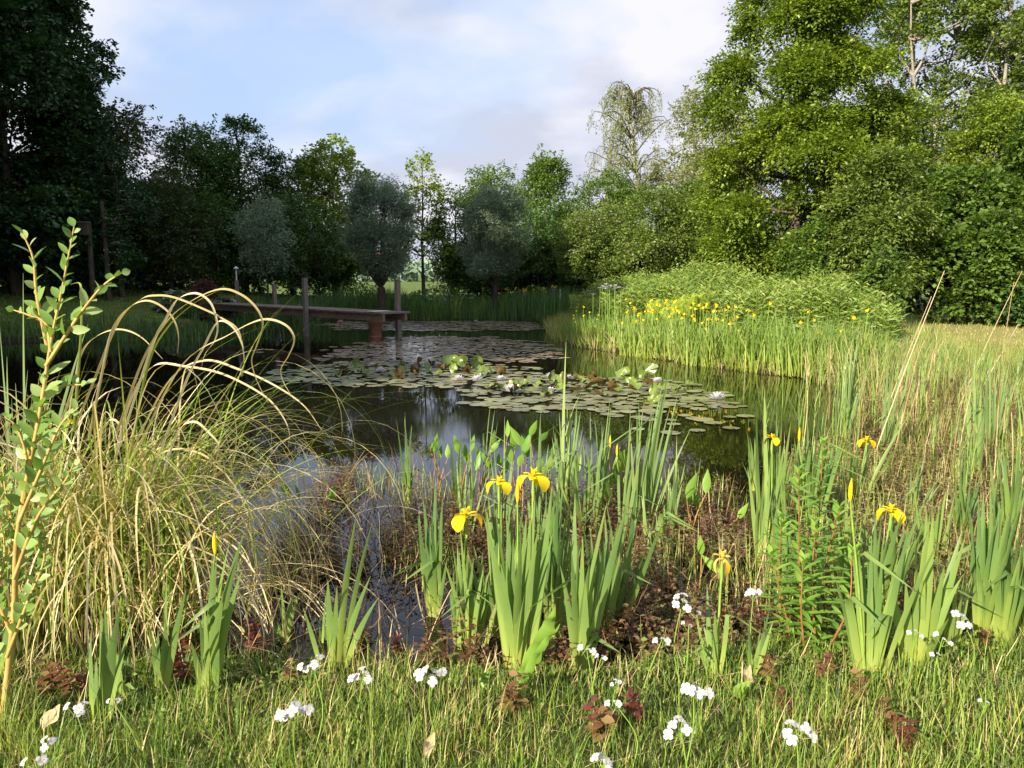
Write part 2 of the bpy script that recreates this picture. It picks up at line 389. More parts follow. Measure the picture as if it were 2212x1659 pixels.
M['dark_bush'] = leaf_mat('dark_bush', [(0, (0.05, 0.02, 0.016)), (1, (0.14, 0.06, 0.04))], 0.1, tcol=(1, 1, 1))
M['metal'] = solid_mat('metal', (0.55, 0.55, 0.55), (0.7, 0.7, 0.7), 12, 0.4, 0.5)
M['brick'] = solid_mat('brick', (0.3, 0.12, 0.08), (0.4, 0.18, 0.13), 3, 0.9)
M['roof'] = solid_mat('roof', (0.34, 0.09, 0.05), (0.45, 0.14, 0.08), 3, 0.8)
M['render'] = solid_mat('render', (0.6, 0.57, 0.5), (0.7, 0.66, 0.6), 3, 0.9)
M['glass'] = solid_mat('glass', (0.03, 0.04, 0.05), (0.05, 0.06, 0.07), 1, 0.1, 0.5)
M['concrete'] = solid_mat('concrete', (0.4, 0.4, 0.38), (0.5, 0.5, 0.47), 5, 0.9)

def hosta_mat():
    m = leaf_mat('hosta_leaf', [(0, (0.04, 0.11, 0.05)), (1, (0.08, 0.17, 0.07))], 0.2)
    return m
M['hosta'] = hosta_mat()
M['hosta_edge'] = leaf_mat('hosta_edge', [(0, (0.5, 0.55, 0.42)), (1, (0.6, 0.62, 0.5))], 0.2)

# lily pad: grey-green waxy top, red-brown below, some brown rims
def pad_mat(name, base, spot, under, rough=0.28):
    m, n, l = new_mat(name)
    t = n.new('ShaderNodeTexCoord'); oi = n.new('ShaderNodeObjectInfo')
    nz = n.new('ShaderNodeTexNoise'); nz.inputs['Scale'].default_value = 9; nz.inputs['Detail'].default_value = 4
    ad = n.new('ShaderNodeVectorMath'); l.new(t.outputs['Object'], ad.inputs[0]); l.new(oi.outputs['Location'], ad.inputs[1])
    l.new(ad.outputs[0], nz.inputs['Vector'])
    cr = n.new('ShaderNodeValToRGB'); e = cr.color_ramp.elements; e[0].position = 0.45; e[0].color = (*base, 1); e[1].position = 0.72; e[1].color = (*spot, 1)
    l.new(nz.outputs['Fac'], cr.inputs[0])
    at = n.new('ShaderNodeAttribute'); at.attribute_name = 'tint'
    hs = n.new('ShaderNodeHueSaturation'); l.new(cr.outputs[0], hs.inputs['Color'])
    mr = n.new('ShaderNodeMapRange'); mr.inputs[3].default_value = 0.7; mr.inputs[4].default_value = 1.3; l.new(at.outputs['Fac'], mr.inputs[0]); l.new(mr.outputs[0], hs.inputs['Value'])
    geo = n.new('ShaderNodeNewGeometry')
    mx = n.new('ShaderNodeMix'); mx.data_type = 'RGBA'; l.new(geo.outputs['Backfacing'], mx.inputs[0]); l.new(hs.outputs[0], mx.inputs[6]); mx.inputs[7].default_value = (*under, 1)
    pb = n.new('ShaderNodeBsdfPrincipled'); pb.inputs['Roughness'].default_value = rough; pb.inputs['Specular IOR Level'].default_value = 0.5
    l.new(mx.outputs[2], pb.inputs['Base Color'])
    o = n.new('ShaderNodeOutputMaterial'); l.new(pb.outputs[0], o.inputs[0])
    return m
M['pad'] = pad_mat('pad', (0.2, 0.24, 0.12), (0.3, 0.19, 0.1), (0.22, 0.07, 0.03))
M['pad_purple'] = pad_mat('pad_purple', (0.22, 0.21, 0.15), (0.32, 0.14, 0.08), (0.22, 0.07, 0.04))
M['pad_raised'] = pad_mat('pad_raised', (0.12, 0.2, 0.03), (0.17, 0.15, 0.04), (0.10, 0.06, 0.02), 0.3)

# water
m, n, l = new_mat('pond_water')
t = n.new('ShaderNodeTexCoord'); mp = n.new('ShaderNodeMapping'); mp.inputs['Scale'].default_value = (1, 1, 1)
nz = n.new('ShaderNodeTexNoise'); nz.inputs['Scale'].default_value = 3.0; nz.inputs['Detail'].default_value = 3; nz.inputs['Roughness'].default_value = 0.5
l.new(t.outputs['Object'], mp.inputs[0]); l.new(mp.outputs[0], nz.inputs['Vector'])
b = n.new('ShaderNodeBump'); b.inputs['Strength'].default_value = 0.03; b.inputs['Distance'].default_value = 0.01
l.new(nz.outputs['Fac'], b.inputs['Height'])
nz2 = n.new('ShaderNodeTexNoise'); nz2.inputs['Scale'].default_value = 26.0; nz2.inputs['Detail'].default_value = 2
mp2 = n.new('ShaderNodeMapping'); mp2.inputs['Scale'].default_value = (1, 2.2, 1); mp2.inputs['Rotation'].default_value = (0, 0, .5)
l.new(t.outputs['Object'], mp2.inputs[0]); l.new(mp2.outputs[0], nz2.inputs['Vector'])
nz3 = n.new('ShaderNodeTexNoise'); nz3.inputs['Scale'].default_value = 0.45; l.new(t.outputs['Object'], nz3.inputs['Vector'])
mr3 = n.new('ShaderNodeMapRange'); mr3.inputs[1].default_value = 0.45; mr3.inputs[2].default_value = 0.7; mr3.inputs[3].default_value = 0.0; mr3.inputs[4].default_value = 0.03
l.new(nz3.outputs['Fac'], mr3.inputs[0])
b2 = n.new('ShaderNodeBump'); b2.inputs['Distance'].default_value = 0.01
l.new(mr3.outputs[0], b2.inputs['Strength']); l.new(nz2.outputs['Fac'], b2.inputs['Height']); l.new(b.outputs[0], b2.inputs['Normal'])
pb = n.new('ShaderNodeBsdfPrincipled')
pb.inputs['Base Color'].default_value = (0.009, 0.0075, 0.0035, 1)
pb.inputs['Roughness'].default_value = 0.015; pb.inputs['IOR'].default_value = 1.4; pb.inputs['Specular IOR Level'].default_value = 0.5
l.new(b2.outputs[0], pb.inputs['Normal'])
o = n.new('ShaderNodeOutputMaterial'); l.new(pb.outputs[0], o.inputs[0])
M['water'] = m

# ground: mud by the waterline, mown grass above, a straw coloured mown patch on the right
m, n, l = new_mat('ground_soil_and_lawn')
t = n.new('ShaderNodeTexCoord')
a = n.new('ShaderNodeAttribute'); a.attribute_name = 'tint'      # 0 mud .. 1 lawn
a2 = n.new('ShaderNodeAttribute'); a2.attribute_name = 'along'   # dry straw lawn
nz = n.new('ShaderNodeTexNoise'); nz.inputs['Scale'].default_value = 30; nz.inputs['Detail'].default_value = 8; nz.inputs['Roughness'].default_value = 0.75
nb = n.new('ShaderNodeTexNoise'); nb.inputs['Scale'].default_value = 1.1; nb.inputs['Detail'].default_value = 5
l.new(t.outputs['Object'], nz.inputs['Vector']); l.new(t.outputs['Object'], nb.inputs['Vector'])
mud = n.new('ShaderNodeValToRGB'); mud.color_ramp.elements[0].color = (0.012, 0.009, 0.006, 1); mud.color_ramp.elements[1].color = (0.075, 0.05, 0.03, 1)
lawn = n.new('ShaderNodeValToRGB'); lawn.color_ramp.elements[0].position = .3; lawn.color_ramp.elements[1].position = .7
lawn.color_ramp.elements[0].color = (0.05, 0.10, 0.018, 1); lawn.color_ramp.elements[1].color = (0.15, 0.19, 0.05, 1)
dry = n.new('ShaderNodeValToRGB'); dry.color_ramp.elements[0].position = .3; dry.color_ramp.elements[1].position = .7
dry.color_ramp.elements[0].color = (0.20, 0.21, 0.06, 1); dry.color_ramp.elements[1].color = (0.42, 0.33, 0.14, 1)
mixn = n.new('ShaderNodeMix'); mixn.inputs[0].default_value = 0.5; l.new(nz.outputs['Fac'], mixn.inputs[2]); l.new(nb.outputs['Fac'], mixn.inputs[3])
for r_ in (mud, lawn, dry): l.new(mixn.outputs[0], r_.inputs[0])
x1 = n.new('ShaderNodeMix'); x1.data_type = 'RGBA'; l.new(a.outputs['Fac'], x1.inputs[0]); l.new(mud.outputs[0], x1.inputs[6]); l.new(lawn.outputs[0], x1.inputs[7])
x2 = n.new('ShaderNodeMix'); x2.data_type = 'RGBA'; l.new(a2.outputs['Fac'], x2.inputs[0]); l.new(x1.outputs[2], x2.inputs[6]); l.new(dry.outputs[0], x2.inputs[7])
pb = n.new('ShaderNodeBsdfPrincipled'); pb.inputs['Roughness'].default_value = 0.95; pb.inputs['Specular IOR Level'].default_value = 0.15
l.new(x2.outputs[2], pb.inputs['Base Color'])
b = n.new('ShaderNodeBump'); b.inputs['Strength'].default_value = 0.8; b.inputs['Distance'].default_value = 0.04
l.new(nz.outputs['Fac'], b.inputs['Height']); l.new(b.outputs[0], pb.inputs['Normal'])
o = n.new('ShaderNodeOutputMaterial'); l.new(pb.outputs[0], o.inputs[0])
M['ground'] = m

# ------------------------------------------------------------------ pond outline and terrain
SHORE_PX = [(-300, 1420), (150, 1440), (600, 1435), (900, 1445), (1300, 1450), (1500, 1415), (1750, 1385), (2000, 1345), (2300, 1275), (2600, 1150),
            (2600, 1000), (2450, 880), (2150, 815), (1980, 812), (1880, 830), (1700, 812), (1500, 787), (1340, 762), (1215, 742), (1188, 715), (1200, 702),
            (1170, 695), (1000, 692), (800, 690), (600, 692), (500, 702), (300, 727), (100, 737), (-200, 752), (-700, 830), (-900, 1000), (-700, 1250)]
SHORE = np.array([at_z(x, y, 0)[:2] for x, y in SHORE_PX])
# round the outline
_s = np.concatenate([SHORE, SHORE[:3]])
SHORE = smooth_path(np.c_[_s, np.zeros(len(_s))], 200)[:, :2]
SHORE = SHORE[:int(200 * (len(SHORE_PX)) / (len(SHORE_PX) + 2))]
def inside(P, poly):
    x, y = P[:, 0], P[:, 1]; c = np.zeros(len(P), bool); j = len(poly) - 1
    for i in range(len(poly)):
        xi, yi = poly[i]; xj, yj = poly[j]
        cond = ((yi > y) != (yj > y)) & (x < (xj - xi) * (y - yi) / (yj - yi + 1e-12) + xi)
        c ^= cond; j = i
    return c
def shore_dist(P):
    """distance to the waterline, negative in the pond"""
    P = np.atleast_2d(P)[:, :2]; d2 = np.full(len(P), 1e18)
    A = SHORE; B = np.roll(SHORE, -1, 0)
    for a_, b_ in zip(A, B):
        ab = b_ - a_; tt = np.clip(((P - a_) @ ab) / (ab @ ab + 1e-12), 0, 1)
        q = P - (a_ + tt[:, None] * ab); d2 = np.minimum(d2, (q * q).sum(1))
    d = np.sqrt(d2); return np.where(inside(P, SHORE), -d, d)
def bumpy(x, y):
    return (np.sin(x * 1.7 + 1.3 * np.sin(y * 1.1)) * np.cos(y * 1.9 + .7) + .6 * np.sin(x * 4.3 + y * 3.1) * np.cos(y * 5.1 - x * 1.7))
def ground_z(P):
    P = np.atleast_2d(P); s = shore_dist(P); x, y = P[:, 0], P[:, 1]
    up = 0.07 * (1 - np.exp(-np.maximum(s, 0) / 0.12)) + 0.22 * (1 - np.exp(-np.maximum(s, 0) / 6.0))
    dn = -0.04 * (1 - np.exp(-np.maximum(-s, 0) / 0.15)) - 0.5 * (1 - np.exp(-np.maximum(-s - 1.2, 0) / 2.0))
    z = np.where(s > 0, up, dn) + np.where(s > 0, 0.012 * np.minimum(s / .3, 1), 0.004) * bumpy(x, y)
    w = np.clip(s / 4, 0, 1)
    z += w * 0.95 * np.exp(-(((x + 17) / 9) ** 2 + ((y - 31) / 9) ** 2))
    z += w * 0.35 * np.exp(-(((x - 4) / 5) ** 2 + ((y - 23) / 5) ** 2))
    return z
def gz(x, y): return float(ground_z(np.array([[x, y]]))[0])
def at_g(x, y):
    """ray through picture point meets the ground"""
    z = 0.05
    for _ in range(6):
        p = at_z(x, y, z); z = gz(p[0], p[1])
    return np.array([p[0], p[1], z])

def axis(lims):
    out = []
    for a_, b_, s_ in lims: out += list(np.arange(a_, b_, s_))
    return np.array(out + [lims[-1][1]])
xs = axis([(-1500, -300, 200), (-300, -60, 30), (-60, -20, 3), (-20, -6, .5), (-6, 8, 0.09), (8, 24, .5), (24, 60, 3), (60, 300, 30), (300, 1500, 200)])
ys = axis([(-300, -60, 60), (-60, -6, 6), (-6, 0, .5), (0, 5, 0.08), (5, 14, .2), (14, 36, .5), (36, 80, 4), (80, 300, 30), (300, 2500, 200)])
X, Y = np.meshgrid(xs, ys); PP = np.c_[X.ravel(), Y.ravel()]
Z = ground_z(PP); S = shore_dist(PP)
G = Geo()
nx, ny = len(xs), len(ys)
ii = np.arange(ny - 1)[:, None] * nx; jj = np.arange(nx - 1)[None]
F = np.stack([ii + jj, ii + jj + 1, ii + nx + jj + 1, ii + nx + jj], -1).reshape(-1, 4)
lawnness = np.clip((S - 0.25) / 1.2, 0, 1)
near = PP[:, 1] < 6
lawnness = np.where(near, np.clip((S - 0.1) / 1.0, 0, 0.55), lawnness)
dryness = np.exp(-(((PP[:, 0] - 12.5) / 8) ** 2 + ((PP[:, 1] - 17) / 6) ** 2) ** 2) * (S > 0.5)
G.add(np.c_[PP, Z], F, lawnness, dryness)
tag(G.build('ground', M['ground']), 'grassy ground and mud banks round the garden pond', 'ground', kind='structure')
# pond water
G = Geo()
wx = np.array([-40, 20.]); wy = np.array([0.5, 40.])
poly = SHORE + 0
cen = SHORE.mean(0)
exp = []
for i in range(len(SHORE)):
    tg = SHORE[(i + 1) % len(SHORE)] - SHORE[i - 1]; nn = np.array([tg[1], -tg[0]]); nn = nn / (np.linalg.norm(nn) + 1e-9)
    for sgn in (1, -1):
        q = SHORE[i] + nn * 0.12 * sgn
        if not inside(q[None], SHORE)[0]: exp.append(q); break
    else: exp.append(SHORE[i])
import bmesh
bm = bmesh.new()
vs = [bm.verts.new((p[0], p[1], 0.0)) for p in exp]
f = bm.faces.new(vs); bmesh.ops.triangulate(bm, faces=[f])
for f in bm.faces:
    f.normal_update()
    if f.normal.z < 0: f.normal_flip()
me = bpy.data.meshes.new('water'); bm.to_mesh(me); bm.free(); me.materials.append(M['water'])
wo_ = bpy.data.objects.new('water', me); col.objects.link(wo_)
tag(wo_, 'dark still pond water mirroring trees and sky', 'water', kind='structure')

# ------------------------------------------------------------------ trees
def sprays(G, C, D, L, W, n, ll, lw, rng, droop=0.25, mat=0, flat=0.5, tmean=None, tspread=0.25, narrow=False):
    m = len(C); D = norm(D)
    up = np.array([0, 0, 1.0]); S = np.cross(D, up); bad = np.linalg.norm(S, axis=1) < 0.2; S[bad] = [1, 0, 0]; S = norm(S); N = np.cross(S, D)
    L = np.broadcast_to(np.asarray(L, float), (m,)); W = np.broadcast_to(np.asarray(W, float), (m,))
    t = rng.random((m, n)); sg = np.where(rng.random((m, n)) < .5, -1., 1.)
    lat = sg * W[:, None] * (1.05 - 0.75 * t) * rng.random((m, n))
    P = C[:, None] + D[:, None] * (t * L[:, None])[..., None] + S[:, None] * lat[..., None] + N[:, None] * (rng.normal(0, 0.10, (m, n)) * L[:, None])[..., None]
    P[..., 2] -= droop * t ** 2 * L[:, None]
    dl = D[:, None] * 0.6 + S[:, None] * (sg * 0.75)[..., None] + rng.normal(0, .38, (m, n, 3)); dl[..., 2] -= 0.25
    nn = N[:, None] * flat + up * 0.3 + rng.normal(0, 0.45, (m, n, 3))
    tm = rng.random(m) if tmean is None else tmean
    ti = np.clip(tm[:, None] * 0.6 + 0.2 + rng.normal(0, tspread, (m, n)), 0, 1)
    sz = rng.uniform(.7, 1.25, (m, n))
    leaf_quads(G, P.reshape(-1, 3), dl.reshape(-1, 3), nn.reshape(-1, 3), (sz * ll).ravel(), (sz * lw).ravel(), ti.ravel(), mat)

def prof_r(prof, h):
    p = np.array(prof); return np.interp(h, p[:, 0], p[:, 1])

def tree(name, label, x, y, H, prof, leaf, bark='bark', ll=0.09, lw=0.055, lobes=26, per=34, n=22, seed=1, lobe=0.34, trunk_r=0.12, sp=0.5,
         droop=0.25, flat=0.5, up=0.15, whips=14, z0=None, stems=1, lean=(0, 0), group=None, radial=None, trunk_top=0.85, blossom=None, cat='tree', inner=0.45, squash=0.8, trunk_h=None, wisp=1.0):
    """prof: crown radius at height (metres)"""
    rng = np.random.default_rng(seed); zb = gz(x, y) if z0 is None else z0
    rt = empty(name, (x, y, zb), label, cat, group)
    T = Geo(); Cg = Geo()
    hs = np.array([p[0] for p in prof]); lo, hi = hs.min(), hs.max(); rmax = max(p[1] for p in prof)
    lean = np.array([lean[0], lean[1], 0.])
    ax = lambda h: lean * (h / H) ** 1.3
    # lobes
    LC = []; LR = []
    tries = 0
    while len(LC) < lobes and tries < 4000:
        tries += 1
        h = rng.uniform(lo, hi); r = prof_r(prof, h)
        if rng.random() > (r / rmax) ** 1.1 + 0.08: continue
        R = lobe * rmax * rng.uniform(.6, 1.25); R = min(R, max(r * 0.9, .18 * rmax))
        rr = max(r - R * 0.75, 0) * math.sqrt(rng.uniform(.15, 1)); a_ = rng.uniform(0, 2 * np.pi)
        hh = min(max(h, lo + R * .4), hi - R * squash * 0.7)
        LC.append(np.array([math.cos(a_) * rr, math.sin(a_) * rr, hh]) + ax(hh)); LR.append(R)
    LC = np.array(LC); LR = np.array(LR)
    # trunks
    trunk_pts = []
    for s_ in range(stems):
        off = np.array([0, 0, 0.]) if stems == 1 else np.array([rng.normal(0, .12 + trunk_r), rng.normal(0, .12 + trunk_r), 0])
        sway = np.array([0, 0, 0.]) if stems == 1 else np.array([rng.normal(0, rmax * .35), rng.normal(0, rmax * .35), 0])
        th = (H * trunk_top if trunk_h is None else trunk_h) * (1 if stems == 1 else rng.uniform(.7, 1))
        tt = np.linspace(0, 1, 10)
        pts = np.array([off * (1 - u) + sway * u ** 1.4 + ax(th * u) + np.array([0, 0, th * u - (0.1 if u == 0 else 0)]) for u in tt])
        pts[1:-1, :2] += np.cumsum(rng.normal(0, 0.012 * H / 3, (8, 2)), 0) * (.5 if radial else 1)
        rad = trunk_r / (stems ** .5) * (1 - 0.8 * tt) * np.where(tt < .12, 1.25, 1) if trunk_h is None else trunk_r * (1 - .25 * tt)
        tube(T, pts, np.maximum(rad, .012), 7, rng.random()); trunk_pts.append(pts)
    allt = np.concatenate(trunk_pts)
    for c_, R in zip(LC, LR):
        st = allt[np.argmin(np.linalg.norm(allt - (c_ * [1, 1, 1] - np.array([0, 0, R + .25 * np.linalg.norm(c_[:2])])), axis=1) + (allt[:, 2] < lo * .6) * 3)]
        if trunk_h is not None: st = trunk_pts[0][-1]
        mid = (st + c_) / 2 + np.array([0, 0, -0.08 * np.linalg.norm(c_ - st)]) + rng.normal(0, .06 * R + .02, 3)
        tube(T, smooth_path([st, mid, c_], 5), np.linspace(trunk_r * .32, .012, 5), 4, rng.random(), cap=False)
        for _ in range(4):
            e = c_ + norm(rng.normal(0, 1, 3) + [0, 0, .4]) * R * rng.uniform(.6, 1.1)
            tube(T, smooth_path([mid * .3 + c_ * .7, (c_ + e) / 2 + rng.normal(0, .04, 3), e], 4), np.linspace(.012, .004, 4), 3, rng.random(), cap=False)
    # sprays
    CC = []; DD = []; TM = []
    for c_, R in zip(LC, LR):
        k = max(6, int(per * (R / (lobe * rmax)) ** 1.6)); u_ = norm(rng.normal(0, 1, (k, 3)) + np.array([0, 0, .25]) + 0.5 * norm(c_ * [1, 1, 0]))
        q = rng.uniform(inner, 1, (k, 1))
        p = c_ + u_ * R * q * np.array([1, 1, squash])
        o_ = p * [1, 1, 0]
        if radial is not None: d_ = norm(p - np.array([0, 0, radial])) + rng.normal(0, .15, (k, 3))
        else: d_ = norm(u_ + 0.4 * norm(o_ + 1e-6) + rng.normal(0, .25, (k, 3)) + np.array([0, 0, up]))
        CC.append(p); DD.append(d_); TM.append(np.clip(rng.random() * .65 + rng.random(k) * .35, 0, 1))
    CC = np.concatenate(CC); DD = np.concatenate(DD); TM = np.concatenate(TM)
    sprays(Cg, CC, DD, sp * rng.uniform(.7, 1.3, len(CC)), sp * .42, n, ll, lw, rng, droop, flat=flat, tmean=TM)
    # whips that break the outline
    for _ in range(whips):
        h = rng.uniform(lo + .35 * (hi - lo), hi) ; a_ = rng.uniform(0, 2 * np.pi); r = prof_r(prof, h) * .85
        s0 = np.array([math.cos(a_) * r, math.sin(a_) * r, h * .97]) + ax(h)
        d_ = norm(np.array([math.cos(a_) * .6, math.sin(a_) * .6, rng.uniform(.4, 1.4)])); Lw = rng.uniform(.35, .9) * wisp * rmax * .4
        e = s0 + d_ * Lw
        tube(T, smooth_path([s0 - d_ * .3, (s0 + e) / 2 + rng.normal(0, .03, 3), e], 5), np.linspace(.014, .004, 5), 3, rng.random(), cap=False)
        k = 5; tt = np.linspace(0.1, 1, k)[:, None]
        cc = s0 + (e - s0) * tt; dd = norm(d_ + rng.normal(0, .6, (k, 3)))
        sprays(Cg, cc, dd, sp * .5, sp * .25, max(6, n // 2), ll, lw, rng, droop)
    # (heights above are measured from the base)
    to = T.build('trunk', M[bark], rt); co = Cg.build('crown', M[leaf], rt)
    if blossom:
        Bg = Geo(); cnt, bx, bz0, bz1, size = blossom
        sel = CC[rng.permutation(len(CC))]
        sel = sel[(sel[:, 0] > bx[0]) & (sel[:, 0] < bx[1]) & (sel[:, 2] > bz0) & (sel[:, 2] < bz1) & (sel[:, 1] < 0.2)][:cnt]
        for p in sel:
            p = p + norm(p * [1, 1, 0] - [0, 1.2, 0]) * 0.28 + [0, 0, .12]
            k = 16; a_ = rng.uniform(0, 6.3, k); r_ = size * np.sqrt(rng.random(k))
            P_ = p + np.c_[np.cos(a_) * r_, np.sin(a_) * r_, rng.normal(0, .01, k)]
            leaf_quads(Bg, P_, np.c_[np.cos(a_), np.sin(a_), rng.normal(0, .2, k)], np.tile([0, 0, 1.], (k, 1)) + rng.normal(0, .3, (k, 3)), size * .55, size * .5, rng.random(k))
        Bg.build('blossom', M['blossom'], rt)
    KIDS[rt.name] = list(rt.children)
    return rt

def px_tree(cx, d, top, base_half, **k):
    pass
def wx_at(x, d): return (x - 1106.0) / FPX * d / (math.cos(PITCH) - 0.0) * 0.985
def zpx(y, d):   # height of picture row y at distance d
    return at_d(1106, y, d)[2]

def T(name, label, cx, d, ytop, hw, leaf, ylow=590, shape='round', **k):
    """a tree whose crown spans picture rows ytop..ylow and +-hw px round column cx at distance d"""
    p = at_d(cx, 600, d); x = p[0]; zb = gz(x, d)
    H = zpx(ytop, d) - zb; lo = max(zpx(ylow, d) - zb, 0.15); r = hw / FPX * d
    if shape == 'round': pr = [(lo, r * .45), (lo + (H - lo) * .2, r * .85), (lo + (H - lo) * .45, r), (lo + (H - lo) * .7, r * .8), (lo + (H - lo) * .88, r * .5), (H, r * .12)]
    elif shape == 'cone': pr = [(lo, r * .8), (lo + (H - lo) * .15, r), (lo + (H - lo) * .4, r * .85), (lo + (H - lo) * .7, r * .5), (H, r * .08)]
    elif shape == 'ball': pr = [(lo, r * .6), (lo + (H - lo) * .15, r * .92), (lo + (H - lo) * .45, r), (lo + (H - lo) * .75, r * .92), (lo + (H - lo) * .92, r * .6), (H, r * .2)]
    elif shape == 'column': pr = [(lo, r * .7), (lo + (H - lo) * .2, r), (lo + (H - lo) * .6, r), (lo + (H - lo) * .85, r * .75), (H, r * .25)]
    return tree(name, label, x, d, H, pr, leaf, **k)

# left wood, in shade
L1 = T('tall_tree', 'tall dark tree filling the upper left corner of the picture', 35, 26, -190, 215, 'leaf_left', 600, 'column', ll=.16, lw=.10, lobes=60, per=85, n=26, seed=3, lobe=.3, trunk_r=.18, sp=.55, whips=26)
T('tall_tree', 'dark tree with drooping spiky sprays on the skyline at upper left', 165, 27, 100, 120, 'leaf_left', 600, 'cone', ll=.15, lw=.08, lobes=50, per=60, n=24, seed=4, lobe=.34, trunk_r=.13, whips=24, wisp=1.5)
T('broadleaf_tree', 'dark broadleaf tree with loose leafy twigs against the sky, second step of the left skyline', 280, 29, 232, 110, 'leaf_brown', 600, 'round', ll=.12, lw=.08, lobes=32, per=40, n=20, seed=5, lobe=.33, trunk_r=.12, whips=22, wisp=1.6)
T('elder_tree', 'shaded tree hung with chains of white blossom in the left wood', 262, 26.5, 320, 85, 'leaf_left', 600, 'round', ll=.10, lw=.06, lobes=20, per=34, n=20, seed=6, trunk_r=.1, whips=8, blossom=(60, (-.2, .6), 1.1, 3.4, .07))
T('broadleaf_tree', 'dense dark green tree left of the middle with two leafy peaks', 440, 33, 272, 118, 'leaf_dark', 608, 'round', ll=.11, lw=.07, lobes=34, per=60, n=22, seed=7, lobe=.36, trunk_r=.15, whips=18)
T('broadleaf_tree', 'dark tree whose pale tuft top rises above its neighbours left of the middle', 530, 34, 258, 92, 'leaf_dark', 600, 'round', ll=.12, lw=.08, lobes=36, per=46, n=20, seed=8, trunk_r=.13, whips=16)
T('broadleaf_tree', 'low dark tree between the double-peaked tree and the sunlit yellow-green tree', 632, 35, 342, 80, 'leaf_dark', 605, 'round', ll=.11, lw=.07, lobes=24, per=34, n=18, seed=9, trunk_r=.12, whips=14)
T('maple_tree', 'yellow-green sunlit tree with a tall rounded top behind the left pollard willow', 724, 36, 316, 100, 'leaf_lime', 606, 'column', ll=.14, lw=.10, lobes=50, per=34, n=20, seed=10, lobe=.32, trunk_r=.14, whips=16)
T('broadleaf_tree', 'shady understorey tree hiding the foot of the left wood', 370, 29, 380, 100, 'leaf_brown', 612, 'round', ll=.10, lw=.06, lobes=24, per=34, n=20, seed=12, trunk_r=.08, whips=6)
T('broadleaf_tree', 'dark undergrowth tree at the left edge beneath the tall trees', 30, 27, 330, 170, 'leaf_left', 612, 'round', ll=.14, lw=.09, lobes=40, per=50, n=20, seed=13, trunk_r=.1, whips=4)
T('broadleaf_tree', 'low dark tree behind the terracotta pot', 470, 31, 430, 115, 'leaf_dark', 612, 'round', ll=.10, lw=.06, lobes=22, per=30, n=18, seed=14, trunk_r=.08, whips=6)
T('slender_tree', 'small grey-leaved willow sapling in front of the dark trees, left of the jetty post', 575, 28, 436, 56, 'leaf_grey', 580, 'round', ll=.12, lw=.028, lobes=20, per=22, n=18, seed=15, trunk_r=.045, whips=12)
T('broadleaf_tree', 'low dark leafy tree behind the jetty post', 655, 32, 430, 100, 'leaf_dark', 600, 'round', ll=.11, lw=.07, lobes=22, per=32, n=18, seed=16, trunk_r=.07, whips=6)
# pollard willows
T('pollard_willow', 'pollard willow with round grey-green crown right behind the jetty end', 822, 26, 408, 66, 'leaf_grey', 600, 'ball', ll=.12, lw=.022, lobes=30, per=56, n=24, seed=17, lobe=.33, trunk_r=.17, sp=.6, droop=.05, radial=1.1, trunk_h=1.25, whips=70, wisp=1.5)
T('pollard_willow', 'pollard willow with a thinner trunk standing right of the middle, pale lit tip', 1070, 27, 415, 62, 'leaf_grey', 600, 'ball', ll=.12, lw=.022, lobes=28, per=56, n=24, seed=18, lobe=.33, trunk_r=.10, sp=.6, droop=.05, radial=1.0, trunk_h=1.1, whips=70, wisp=1.5)
# middle tree belt
T('slender_tree', 'slender open tree between the two pollard willows with sky showing through', 915, 35, 335, 66, 'leaf_lime', 560, 'cone', ll=.13, lw=.085, lobes=24, per=13, n=16, seed=19, lobe=.3, trunk_r=.08, whips=20, trunk_top=.95)
T('broadleaf_tree', 'bushy tree filling the gap left of the right pollard willow', 985, 36, 410, 62, 'leaf_mid', 600, 'round', ll=.11, lw=.07, lobes=22, per=32, n=18, seed=20, trunk_r=.09, whips=14)
T('broadleaf_tree', 'green tree behind the right pollard willow with ragged low top', 1065, 38, 366, 100, 'leaf_mid', 600, 'round', ll=.11, lw=.07, lobes=32, per=36, n=20, seed=21, lobe=.32, trunk_r=.12, whips=20)
T('broadleaf_tree', 'green tree with a pointed top, tallest of the middle belt', 1180, 36, 332, 105, 'leaf_mid', 600, 'cone', ll=.11, lw=.07, lobes=36, per=40, n=20, seed=22, lobe=.3, trunk_r=.13, whips=22)
T('broadleaf_tree', 'round dark-bottomed bush tree right of the right pollard willow', 1165, 33, 440, 95, 'leaf_dark', 608, 'round', ll=.10, lw=.06, lobes=26, per=36, n=20, seed=23, trunk_r=.08, whips=6)
T('broadleaf_tree', 'green tree standing below the birch crown', 1310, 33, 370, 110, 'leaf_mid', 600, 'round', ll=.10, lw=.065, lobes=34, per=42, n=20, seed=24, lobe=.33, trunk_r=.1, whips=20)
T('elder_tree', 'round elder bush dotted with cream blossom at the end of the middle belt', 1300, 29, 435, 95, 'leaf_olive', 608, 'round', ll=.09, lw=.055, lobes=30, per=44, n=22, seed=25, lobe=.36, trunk_r=.08, whips=10, blossom=(70, (-1.2, .6), 1.6, 3.6, .07))
T('elder_tree', 'round olive green bush tree with dark hollow at its foot, left of the pale trunks', 1425, 27, 415, 100, 'leaf_olive', 612, 'round', ll=.09, lw=.055, lobes=30, per=46, n=22, seed=26, lobe=.36, trunk_r=.08, whips=12)
